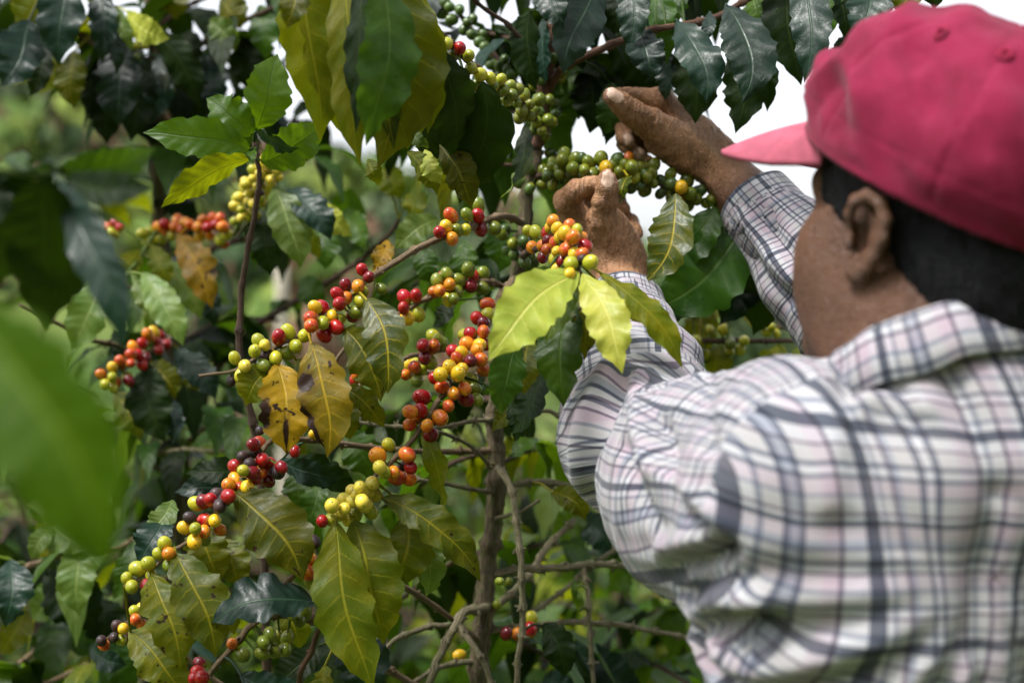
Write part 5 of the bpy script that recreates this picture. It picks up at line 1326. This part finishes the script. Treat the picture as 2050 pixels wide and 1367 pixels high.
cherries(T1, b3, '867,672,v;847,692,r;868,693,w;885,688,g;877,680,v;862,725,v;850,716,m;858,700,w')
cherries(T1, b4, '830,735,w;818,728,y,24;833,733,v;845,740,v,24;835,762,g;812,750,w,24;712,762,r;715,752,w')
cherries(T1, b5, '977,610,w,30;955,637,r;977,630,v;968,647,m;942,667,r;968,664,w;930,670,v,26;935,688,o;960,690,y;925,707,y;955,700,o;907,703,r,28;942,722,m,28;962,720,w;898,732,w;915,718,w;882,750,y,32;917,748,y,33;942,760,v,32;925,738,y;900,735,y,31;885,775,w;908,787,o;930,778,o;950,778,g;932,798,m,32;898,812,w;955,800,g;870,757,r,26;968,740,w,27;972,690,r,26;845,795,r,34;842,822,r,33;821,824,o,29;881,836,o,34;820,850,w,27;855,852,o,28;862,870,m;838,838,w,24;778,890,v,28;756,912,o,38;815,910,w,33;807,936,k,26;788,945,o;822,935,r;770,945,v,28;793,955,w,34;818,957,w,32;760,935,p;745,968,p,32;720,975,p;735,983,p,30;705,982,p;690,1000,p;725,1003,p,31;752,990,p;730,1010,p,34;665,1012,p,32;690,1018,p,27;678,1028,p;713,1030,v,29;742,1024,v;697,1042,p,25;662,1040,v,27;645,1043,r,27;705,1003,p,26;715,990,p')
cherries(T1, bh, '1130,310,g;1125,322,g,30;1152,320,g,30;1120,348,g;1147,338,g,31;1138,360,g;1160,357,g,26;1108,335,g;1178,325,g;1203,318,g,31;1213,336,y,31;1235,320,g;1187,350,g,30;1240,345,g;1258,318,o,25;1265,335,g,31;1280,335,g;1295,335,g;1225,333,g,26;1258,350,v;1270,355,v;1295,355,g,28;1280,370,g;1290,382,g;1250,330,g;1306,347,g;1363,375,y,30;1375,362,g,32;1382,388,g;1397,385,g;1360,400,y,27;1378,410,g,27;1425,400,g;1442,425,g,31;1438,410,g;1395,400,g;1310,330,g;1170,340,g;1096,344,g', size=28)
cherry_scatter(T1, bh, .06, .8, 46, 'gdgdd', .0138, 9, .012)
cherry_scatter(T1, trunk_hi, .0, .32, 22, 'dgd', .0125, 10, .012)
cherries(T1, bk, '1107,443,o,26;1115,457,y,25;1140,452,o,26;1130,467,y,31;1095,467,r,27;1147,475,o,30;1163,478,o,27;1097,484,m,27;1112,487,w,30;1143,487,w,28;1133,500,w,32;1172,494,r,30;1115,504,y,25;1087,515,m,27;1110,520,v,27;1150,508,y,27;1143,528,v,32;1165,520,k,22;1182,525,v,32;1125,522,m,24;1115,540,y,27;1140,548,y,26;1072,465,v,28;1065,495,o,27;1085,492,o,25;1057,462,v,25;1155,462,v,25;1100,456,y,22;1120,475,y,24;1095,500,w,26;1165,508,w,26', size=28)
cherries(T1, trunk_lo, '1027,487,g;1048,482,d;1030,510,d;1060,512,d;1050,525,d;1005,470,g;1018,500,d;985,455,d;1066,525,d;1012,460,d', dd=-.03, size=27)
cherries(T1, bup, '795,4,r,24;820,15,p,26;840,35,v;855,46,p;870,62,v,28;860,70,v;895,88,v,28;872,84,v,22;920,97,r,28;938,112,v;943,137,v;910,110,g,24;962,150,v,30;982,157,v;1003,160,v;955,170,g;1010,180,g;1022,172,g;1025,190,g;1035,205,g;1045,222,g;1060,210,g;1015,200,g;1040,235,g;1060,232,g;1050,190,g;1070,222,g;1035,180,g;1080,200,g;1075,245,g;1000,185,g;988,172,g', size=26)
cherries(T1, bu2, '985,130,d;1000,133,d;1015,140,d;1010,120,d;975,120,d;945,40,d;930,60,d;905,40,d;890,5,d;900,15,d;920,20,d;935,45,d;960,85,d;970,95,d;1022,150,d;1000,150,d;945,70,d;885,28,d;965,70,d', size=24)
cherries(T1, trunk_hi, '1100,200,g;1097,240,g;1085,262,g;1080,225,d;1064,245,d;1105,245,g;1068,262,d;1075,198,d', dd=-.02, size=24)
cherries(T1, bb8, '1393,682,v;1380,698,g;1400,703,g;1412,711,v;1490,682,v;1482,700,v;1462,688,g;1460,705,v;1420,660,v;1448,660,v;1452,610,v,22;1460,602,y,20;1390,625,g,26', size=24, spread=.012)
cherries(T1, bb9, '1545,655,v;1570,648,p;1588,655,y;1535,665,v;1525,650,v;1555,668,v', size=20)
cherries(T1, b6, '520,888,w;508,890,m;487,915,k;470,933,r;487,942,v;525,920,r;540,928,r;505,947,m,30;522,945,w;541,940,o;470,960,o;458,970,o,30;480,976,w;495,975,y;510,958,m;537,963,m;528,955,m;435,990,k,31;457,993,r,32;422,1000,r;440,1012,k;408,1004,m;393,1008,v,32;380,1036,k;411,1042,r,34;370,1056,y,29;391,1058,v;409,1064,o;389,1084,y,33;440,1060,o,25;430,1042,y;410,1080,g;520,862,k,18;450,1000,k;500,930,k;330,1088,v,30;318,1108,v;338,1108,o,29;297,1128,v,32;276,1138,v,34;303,1152,v,26;254,1157,v;264,1174,v;337,1132,g;296,1172,m;512,905,k;555,945,k;563,935,m;590,903,r,24;628,870,y,22', spread=.012)
cherries(T1, b7, '602,1092,r,34;584,1092,w;591,1117,r,32;620,1120,o,32;617,1146,w,33;628,1084,k,29;605,1083,k;625,1166,g,30', size=30)
cherries(T1, b7b, '400,1328,m,28;396,1345,r;404,1356,r,32;390,1358,r;465,1288,w,25;486,1310,g,32;527,1285,g;555,1276,g;548,1302,g;575,1278,g;572,1300,g;585,1230,g,26;610,1224,g,32;600,1242,g;525,1308,g;540,1270,g')
cherries(T1, b10, '270,1223,v;284,1218,y,24;271,1240,w;285,1250,w;247,1258,y,24;235,1253,k;228,1275,k;243,1280,v;208,1290,w,26;203,1282,k;255,1278,m,22', size=25)
dead = T1.branches[17]
cherries(T1, T1.branches[17], '1063,1237,v,29;1061,1260,r,31;1036,1268,o,27;1014,1268,m,28', size=28)
cherries(T1, T1.branches[22], '920,1311,y,25', size=25)
cherries(T1, T1.branches[18], '1000,1163,g,18;1018,1163,g,18;995,1210,g,20', size=18)
# more green growth round the trunk's lower half
for i, (pts, mt) in enumerate((([(990, 900, 1.62), (900, 930, 1.75), (800, 1000, 1.85), (700, 1040, 1.9)], 'GKGL'), ([(980, 1100, 1.62), (900, 1130, 1.75), (800, 1200, 1.85), (720, 1260, 1.9)], 'GKGB'), ([(975, 1250, 1.62), (1050, 1290, 1.75), (1130, 1330, 1.85)], 'GKG'),
        ([(990, 930, 1.62), (1070, 900, 1.80), (1150, 900, 1.95)], 'BGY'), ([(1000, 800, 1.62), (900, 800, 1.9), (800, 830, 2.05), (700, 860, 2.1)], 'KGK'), ([(1030, 600, 1.62), (950, 540, 1.85), (860, 560, 2.0), (760, 610, 2.1)], 'KGGK'))):
    leafy(T1, B1('branch', pts, .0036, .0022, 'brown', node=.05), .12, 1, .045, mt, .12, 180+i, .9, .38)
# ---------------- slim upright shoot with back-lit young leaves ----------------
T2 = Tree('coffee_sapling', P(560, 3200, 1.66), 'slim upright coffee shoot topped by bright young leaves left of centre', 'coffee shoot')
s2 = Branch(T2, 'stem', [(560, 3200, 1.66), (545, 2000, 1.6), (530, 1200, 1.55), (515, 900, 1.53), (495, 790, 1.52), (478, 690, 1.52), (482, 590, 1.52), (500, 480, 1.51), (518, 390, 1.50), (516, 320, 1.50), (508, 285, 1.50)], .0052, .0022, BARK['brown'], node=.05, knobs=.003)
def L2(*a, **k): return leaf(T2, *a, **k)
L2(503, 303, 286, 266, 84, 1.50, 1.48, -12, 10, 'B', wave=.05, label='bright green leaf spreading left from the shoot tip')
L2(505, 272, 413, 197, 84, 1.51, 1.51, -6, 8, 'B', wave=.09)
L2(513, 262, 556, 108, 90, 1.52, 1.53, 0, 10, 'B', wave=.06)
L2(522, 325, 648, 246, 84, 1.49, 1.50, -10, 14, 'B', wave=.06)
L2(512, 262, 604, 298, 26, 1.48, 1.46, -8, 50, 'D', wave=.1)
L2(505, 318, 322, 416, 60, 1.49, 1.45, -14, -34, 'Y', top=False, wave=.08, twist=.6)
L2(510, 300, 495, 330, 22, 1.49, 1.48, 0, 20, 'G')
# ---------------- coffee tree behind on the left: branches of ripening fruit and dark crown ----------------
T3 = Tree('coffee_tree', P(300, 2600, 2.1), 'coffee tree behind on the left with dark hanging crown and blurred fruit', 'coffee tree')
def B3(name, pts, r0, r1, mat, **k): return Branch(T3, name, pts, r0, r1, BARK[mat], **k)
def L3(*a, **k): return leaf(T3, *a, **k)
t3 = B3('trunk', [(300, 2600, 2.1), (330, 1800, 2.1), (360, 1200, 2.08), (350, 800, 2.06), (330, 500, 2.04), (310, 200, 2.0), (290, -100, 2.0), (280, -300, 2.0)], .017, .008, 'trunk', sides=10, node=.07, knobs=.003)
c1 = B3('branch', [(330, 560, 2.04), (330, 470, 1.95), (380, 455, 1.9), (430, 455, 1.88), (480, 470, 1.86)], .004, .002, 'tan', node=.04)
c2 = B3('branch', [(345, 660, 2.04), (330, 690, 1.85), (290, 705, 1.78), (250, 725, 1.75), (210, 760, 1.73)], .004, .0018, 'tan', node=.04)
c3 = B3('branch', [(345, 760, 2.05), (250, 700, 1.9), (180, 680, 1.82), (120, 650, 1.78), (40, 610, 1.75)], .0042, .0025, 'tan', node=.05, knobs=.003)
c4 = B3('branch', [(345, 420, 2.04), (300, 480, 1.9), (270, 530, 1.84), (235, 560, 1.8)], .0032, .0022, 'green', node=.05)
c5 = B3('branch', [(360, 900, 2.05), (450, 830, 1.9), (520, 860, 1.85), (560, 880, 1.82)], .0042, .0026, 'tan', node=.05, knobs=.003)
c6 = B3('branch', [(360, 960, 2.05), (290, 915, 1.95), (400, 900, 1.9), (520, 915, 1.88)], .0042, .0026, 'grey', node=.05, knobs=.003)
c7 = B3('branch', [(500, 660, 2.2), (560, 620, 2.1), (640, 575, 2.0), (710, 530, 1.95), (765, 485, 1.92), (800, 440, 1.9)], .0050, .0030, 'brown', node=.05, knobs=.003)
c7b = B3('branch', [(360, 800, 2.06), (430, 740, 2.12), (500, 660, 2.2)], .0060, .0050, 'brown', node=.05)
c8 = B3('branch', [(310, 240, 2.0), (280, 130, 1.95), (230, 40, 1.9), (140, -40, 1.86), (30, -90, 1.84)], .0050, .003, 'brown', node=.05)
c9 = B3('branch', [(305, 160, 2.0), (370, 110, 1.98), (450, 60, 1.95), (540, 20, 1.93), (640, -30, 1.9)], .0045, .003, 'brown', node=.05)
c10 = B3('branch', [(310, 260, 2.02), (400, 230, 2.05), (480, 230, 2.08), (560, 240, 2.1), (640, 260, 2.12)], .0045, .003, 'brown', node=.05)
c11 = B3('branch', [(300, 120, 2.0), (230, 110, 2.05), (160, 70, 2.08), (90, 30, 2.1), (0, -10, 2.1)], .0045, .003, 'brown', node=.05)
c12 = B3('branch', [(335, 520, 2.05), (420, 500, 2.1), (520, 470, 2.15), (600, 440, 2.2), (700, 430, 2.2)], .0045, .003, 'brown', node=.05)
c13 = B3('branch', [(360, 1010, 2.08), (250, 1090, 1.9), (130, 1110, 1.82), (0, 1150, 1.78), (-60, 1170, 1.76)], .0046, .003, 'tan', node=.05, knobs=.003)
c14 = B3('branch', [(365, 1150, 2.1), (260, 1180, 1.95), (150, 1230, 1.9), (60, 1310, 1.86), (-40, 1370, 1.84)], .0046, .003, 'tan', node=.05, knobs=.003)
c15 = B3('branch', [(365, 1250, 2.1), (280, 1300, 1.85), (180, 1330, 1.8), (60, 1380, 1.78)], .0046, .003, 'tan', node=.05, knobs=.003)
# dark crown, upper left
L3(135, -90, 118, 132, 92, 1.80, 1.78, -4, 8, 'D', label='large bluish leaf hanging at the upper left')
L3(58, 40, 2, 175, 96, 1.82, 1.78, 8, 10, 'D')
L3(85, -40, 30, 60, 90, 1.9, 1.88, 8, 10, 'Y', top=False)
L3(95, 0, 45, 80, 40, 1.92, 1.9, 4, 20, 'N')
L3(60, 90, 20, 170, 60, 1.95, 1.93, 4, 20, 'Y', top=False)
L3(90, 20, 72, 105, 36, 1.9, 1.88, 4, 24, 'K')
L3(92, 90, 60, 195, 46, 1.86, 1.85, 4, 20, 'K')
L3(110, 105, 78, 190, 46, 1.92, 1.9, 6, 20, 'Y', top=False)
L3(150, 100, 150, 218, 60, 1.9, 1.89, -10, 20, 'N', top=False)
L3(180, 110, 172, 228, 64, 1.95, 1.94, 6, 20, 'K', top=False)
L3(200, -40, 204, 128, 58, 1.84, 1.83, 4, 20, 'D')
L3(225, 10, 232, 150, 44, 1.85, 1.83, 6, -20, 'D')
L3(240, 80, 238, 255, 92, 1.88, 1.87, -4, 16, 'D')
L3(205, 150, 215, 290, 70, 1.96, 1.95, 0, 16, 'K', top=False)
L3(270, 90, 262, 285, 86, 1.92, 1.91, 6, 16, 'K')
L3(300, 60, 402, 220, 70, 1.9, 1.9, 18, 16, 'K', top=False)
L3(320, 110, 300, 250, 60, 1.93, 1.93, 8, 16, 'D')
L3(228, 15, 262, 105, 28, 1.82, 1.81, 6, 20, 'L')
L3(255, 22, 340, 78, 52, 1.82, 1.80, -14, 10, 'P', fold=.1, quilt=.08, label='pale ribbed leaf catching light at the upper left')
L3(350, 140, 400, 250, 80, 1.98, 1.98, 8, 16, 'K')
L3(380, 60, 360, 150, 60, 1.98, 1.97, 6, 16, 'K')
L3(420, 40, 470, 105, 56, 1.9, 1.89, 6, 16, 'L', wave=.1)
L3(440, 0, 480, 60, 70, 1.93, 1.92, 6, 16, 'N', top=False)
L3(520, 10, 530, 120, 60, 1.95, 1.93, 6, 16, 'G')
L3(480, 60, 500, 190, 70, 2.0, 1.98, 6, 16, 'K')
L3(410, 110, 420, 230, 76, 2.0, 1.98, 6, 16, 'D')
L3(330, -40, 350, 40, 70, 1.95, 1.93, 6, 16, 'N', top=False)
# mid left
L3(205, 548, 140, 702, 84, 1.80, 1.77, 8, 8, 'L', fold=.26, wave=.08, label='light green leaf with a brown nick left of the blurred fruit')
L3(284, 546, 366, 694, 66, 1.79, 1.75, 10, -8, 'L', fold=.2, wave=.06)
L3(262, 548, 302, 655, 34, 1.8, 1.78, 8, 30, 'L', wave=.12)
L3(275, 500, 230, 545, 50, 1.86, 1.84, 6, 10, 'Y', top=False)
L3(300, 492, 334, 575, 48, 1.88, 1.86, 6, 10, 'Y', top=False)
L3(355, 470, 425, 618, 72, 1.86, 1.83, 8, 8, 'O', label='spotted yellow leaf hanging under the blurred fruit at the left')
L3(335, 520, 402, 640, 60, 1.90, 1.88, 6, 8, 'L')
L3(395, 560, 430, 655, 50, 1.95, 1.93, 6, 10, 'D')
L3(300, 730, 330, 885, 86, 1.78, 1.75, -14, 16, 'K')
L3(300, 725, 350, 800, 60, 1.80, 1.78, 10, 16, 'N')
L3(350, 700, 432, 800, 64, 1.84, 1.82, 10, -16, 'D', wave=.07)
L3(370, 720, 420, 790, 70, 1.9, 1.88, 6, 10, 'N')
L3(228, 785, 282, 880, 70, 1.8, 1.78, 6, 14, 'N', top=False)
L3(250, 790, 300, 860, 50, 1.84, 1.82, 6, 14, 'D')
L3(345, 800, 345, 890, 40, 1.8, 1.78, 4, 30, 'D')
# below the blurred shoot and round it
for a in ((548, 372, 602, 538, 78, 1.72, 1.70, 8, -10, 'L'), (575, 378, 662, 482, 62, 1.74, 1.72, 14, -20, 'D'), (628, 400, 706, 472, 52, 1.76, 1.74, -6, 10, 'P'), (524, 420, 542, 552, 74, 1.8, 1.79, 0, 14, 'K'), (590, 430, 640, 520, 40, 1.8, 1.78, 4, 20, 'Y'), (640, 450, 650, 540, 60, 1.9, 1.88, 6, 14, 'G'), (690, 420, 730, 500, 50, 1.95, 1.9, 6, 14, 'G'), (600, 560, 640, 620, 60, 2.0, 1.98, 6, 14, 'G'), (760, 330, 800, 400, 60, 1.9, 1.88, 4, 14, 'Y'), (800, 360, 850, 420, 60, 1.9, 1.88, 4, 14, 'L'), (830, 380, 820, 440, 50, 1.86, 1.85, 4, 14, 'Y')):
    L3(*a)
# lower left, soft
for a in ((125, 1015, 62, 1118, 60, 1.74, 1.72, 6, 10, 'Y'), (105, 1050, 62, 1120, 40, 1.72, 1.7, -4, 14, 'L'), (95, 1030, 175, 1100, 78, 1.74, 1.70, -6, 8, 'L'), (165, 1080, 160, 1232, 78, 1.72, 1.69, -10, 10, 'L'), (270, 1080, 225, 1200, 50, 1.72, 1.7, 8, 20, 'G'), (20, 1120, 10, 1255, 84, 1.66, 1.64, 6, 10, 'D'), (90, 1150, 190, 1258, 110, 1.82, 1.80, 8, 12, 'K'), (120, 1160, 60, 1240, 70, 1.86, 1.84, 6, 14, 'L'), (50, 1220, 0, 1310, 60, 1.8, 1.78, 5, 14, 'Y'), (110, 1240, 90, 1330, 80, 1.9, 1.88, 5, 14, 'G'), (200, 1200, 210, 1300, 90, 1.86, 1.84, 5, 14, 'K'), (190, 1240, 140, 1300, 80, 1.9, 1.88, 5, 14, 'G'), (180, 1290, 255, 1330, 46, 1.74, 1.72, -10, 20, 'D'), (210, 1310, 270, 1380, 60, 1.75, 1.74, 5, 14, 'G')):
    L3(*a)
c17 = B3('branch', [(318, 330, 2.03), (400, 300, 2.0), (470, 320, 1.98), (540, 330, 1.97), (620, 320, 1.96)], .004, .0025, 'brown', node=.05)
c18 = B3('branch', [(305, 60, 2.0), (400, 0, 2.05), (520, -40, 2.1), (640, -60, 2.12)], .004, .0025, 'brown', node=.05)
c19 = B3('branch', [(310, 190, 2.02), (420, 150, 2.1), (540, 130, 2.14), (660, 150, 2.16), (760, 190, 2.18)], .0045, .0025, 'brown', node=.05)
c20 = B3('branch', [(345, 700, 2.06), (450, 640, 2.15), (560, 640, 2.2)], .004, .0025, 'brown', node=.05)
c21 = B3('branch', [(358, 880, 2.07), (240, 850, 2.0), (120, 860, 1.95), (20, 880, 1.9)], .004, .0025, 'brown', node=.05)
c22 = B3('branch', [(340, 620, 2.05), (220, 560, 2.05), (120, 520, 2.05), (20, 500, 2.05)], .004, .0025, 'brown', node=.05)
for br, t0, t1, gap, mats, sd in ((c17, .1, 1, .055, 'KGKG', 32), (c18, .1, 1, .055, 'KGK', 33), (c19, .1, 1, .055, 'KGKK', 34), (c20, .1, 1, .07, 'KGG', 35), (c21, .1, 1, .06, 'KGGL', 36), (c22, .1, 1, .06, 'KGGG', 37), (c8, .1, 1, .06, 'DKKGN', 1), (c9, .05, 1, .06, 'KGKGD', 2), (c10, .1, 1, .065, 'KDKK', 3), (c11, .1, 1, .06, 'GKKY', 4), (c12, .1, 1, .07, 'KGGK', 5), (c7b, .1, 1, .07, 'KGK', 6), (c5, .2, .9, .08, 'KGN', 7), (c13, .3, 1, .07, 'KGGLB', 8), (c14, .1, 1, .07, 'GKGLYB', 9), (c15, .1, 1, .07, 'KGDY', 10), (c3, .1, .6, .08, 'KGK', 12), (c6, .0, .8, .09, 'KGGL', 13), (t3, .35, .62, .10, 'KGK', 14), (t3, .66, .98, .06, 'KGKD', 15)):
    leafy(T3, br, t0, t1, gap, mats, .135, sd, .85)
cherries(T3, c1, '285,468,v;300,462,v;318,455,o;335,462,w;330,450,r;350,455,o;365,460,w;380,450,w;395,455,o;405,442,w;415,455,r;430,450,r;440,440,w;447,455,o;420,470,o;400,470,y;440,480,v;455,470,v;370,445,o;310,480,v;345,470,v;295,485,v;325,478,v;355,442,o;425,437,w;450,488,w', size=24)
cherries(T3, c4, '230,446,r;215,455,w;222,465,v;240,455,r;228,470,v', size=20, dd=.03)
cherries(T3, c2, '265,693,o;285,688,r;300,675,o;315,688,r;322,672,r;333,690,r;318,700,r;262,727,w;242,730,o;225,735,y;255,755,v;225,755,v;277,710,r;284,730,r;202,750,w;210,770,v;226,776,v;258,762,m;292,717,m;295,668,o;240,722,w;308,665,y;262,708,w;232,765,w', size=23)
cherries(T3, c8, '272,92,v,18;290,92,v,18;273,115,g,16;335,160,v,16;325,175,g;345,180,g', size=16, dd=-.06)
bud = Branch(T3, 'branch', [(470, 470, 1.86), (490, 420, 1.78), (515, 375, 1.74), (545, 345, 1.72)], .003, .002, BARK['green'], node=.04)
cherry_scatter(T3, bud, .35, 1, 46, 'ppvp', .0125, 4, .022)
# ---------------- leafy coffee tree behind the bare branches, lower right ----------------
T6 = Tree('coffee_tree', P(1230, 2500, 2.25), 'leafy coffee tree behind the bare branches at the lower right', 'coffee tree')
def B6(name, pts, r0, r1, mat, **k): return Branch(T6, name, pts, r0, r1, BARK[mat], **k)
B6('trunk', [(1230, 2500, 2.25), (1235, 1900, 2.25), (1240, 1500, 2.25), (1250, 1250, 2.24), (1260, 1080, 2.22), (1275, 960, 2.2)], .014, .006, 'trunk', sides=10, node=.07, knobs=.003)
for i, (pts, mt) in enumerate((([(1245, 1380, 2.25), (1150, 1330, 2.1), (1080, 1320, 2.0), (1000, 1340, 1.95)], 'KGGBK'), ([(1250, 1250, 2.24), (1330, 1220, 2.1), (1400, 1230, 2.0), (1470, 1260, 1.95)], 'KGGLB'),
        ([(1255, 1150, 2.23), (1170, 1100, 2.15), (1090, 1090, 2.05), (1010, 1110, 2.0)], 'GKGLYB'), ([(1265, 1060, 2.22), (1330, 1040, 2.2), (1400, 1060, 2.15)], 'GKGL'), ([(1245, 1320, 2.25), (1310, 1330, 2.0), (1380, 1370, 1.9)], 'KGKGB'),
        ([(1270, 1000, 2.2), (1200, 960, 2.15), (1130, 960, 2.1), (1070, 990, 2.1)], 'LGBK'), ([(1240, 1450, 2.25), (1180, 1400, 2.0), (1100, 1400, 1.9), (1040, 1420, 1.85)], 'GKDGL'), ([(1248, 1290, 2.24), (1200, 1230, 2.3), (1120, 1210, 2.35), (1020, 1230, 2.4)], 'KGKGL'))):
    leafy(T6, B6('branch', pts, .0042, .0024, 'brown', node=.05), .08, 1, .05, mt, .135, 60+i, .9, .36)
for a in ((1160, 1030, 1235, 1120, 66, 1.9, 1.88, 8, 10, 'D'), (1200, 1040, 1255, 1150, 60, 1.95, 1.93, 8, 14, 'G'), (1270, 1080, 1215, 1190, 60, 2.0, 1.98, 8, 14, 'B'), (1170, 1010, 1100, 1075, 60, 1.9, 1.9, 8, 14, 'B'), (1300, 1090, 1330, 1200, 66, 2.05, 2.0, 8, 14, 'K'), (1130, 1290, 1260, 1330, 70, 1.85, 1.82, -12, 10, 'D'), (1180, 1310, 1290, 1390, 90, 1.82, 1.80, -10, 10, 'D'), (1090, 1350, 1170, 1390, 70, 1.75, 1.74, -10, 10, 'D')):
    leaf(T6, *a)
# ---------------- sprig close on the left, out of focus ----------------
T4 = Tree('coffee_sprig', P(-560, 3000, 1.0), 'out of focus coffee sprig with black-green leaves at the left edge', 'coffee sprig')
s4 = Branch(T4, 'stem', [(-560, 3000, 1.0), (-500, 1600, .98), (-420, 800, .96), (-250, 420, .95), (-60, 345, .95), (60, 345, .95), (118, 345, .95), (135, 340, .95)], .006, .0026, BARK['green'], node=.05)
def L4(*a, **k): return leaf(T4, *a, **k)
L4(112, 340, 312, 296, 78, .95, .97, -18, 10, 'G', wave=.03)
L4(130, 352, 312, 372, 72, .95, .93, -16, -14, 'K', wave=.03)
L4(155, 355, 262, 456, 50, .96, .97, 10, 20, 'Y', top=False, wave=.03)
L4(190, 350, 306, 428, 44, .97, .99, 8, 20, 'Y', top=False, wave=.03)
L4(95, 352, 95, 660, 168, .91, 1.02, -6, 8, 'K', wave=.03, top=False, label='black-green leaf hanging in shadow at the left edge')
L4(112, 360, 248, 705, 84, .95, .92, 22, 24, 'D', wave=.05, fold=.15)
L4(60, 345, -50, 610, 130, .95, 1.05, -10, 10, 'K', top=False)
L4(20, 345, -60, 480, 100, .97, .95, -10, 10, 'K')
L4(70, 340, 12, 312, 40, .95, .97, -4, 20, 'G')
L4(90, 345, 104, 318, 30, .95, .94, 4, 30, 'D')
L4(40, 350, 60, 430, 60, 1.0, 1.0, 4, 20, 'N')
# ---------------- huge blurred leaf right in front of the lens ----------------
T5 = Tree('near_leaf_twig', P(-1500, 2900, .62), 'twig with one huge blurred bright green leaf close to the viewer', 'coffee twig')
s5 = Branch(T5, 'stem', [(-1500, 2900, .62), (-1200, 1600, .56), (-700, 800, .48), (-240, 540, .51), (-95, 575, .50)], .004, .002, BARK['green'], node=.05)
leaf(T5, -70, 610, 222, 1165, 275, .52, .49, 42, 20, 'F', fold=.55, wave=.02, nu=30, nv=10, sag=.012, label='huge blurred bright green leaf at the left edge')
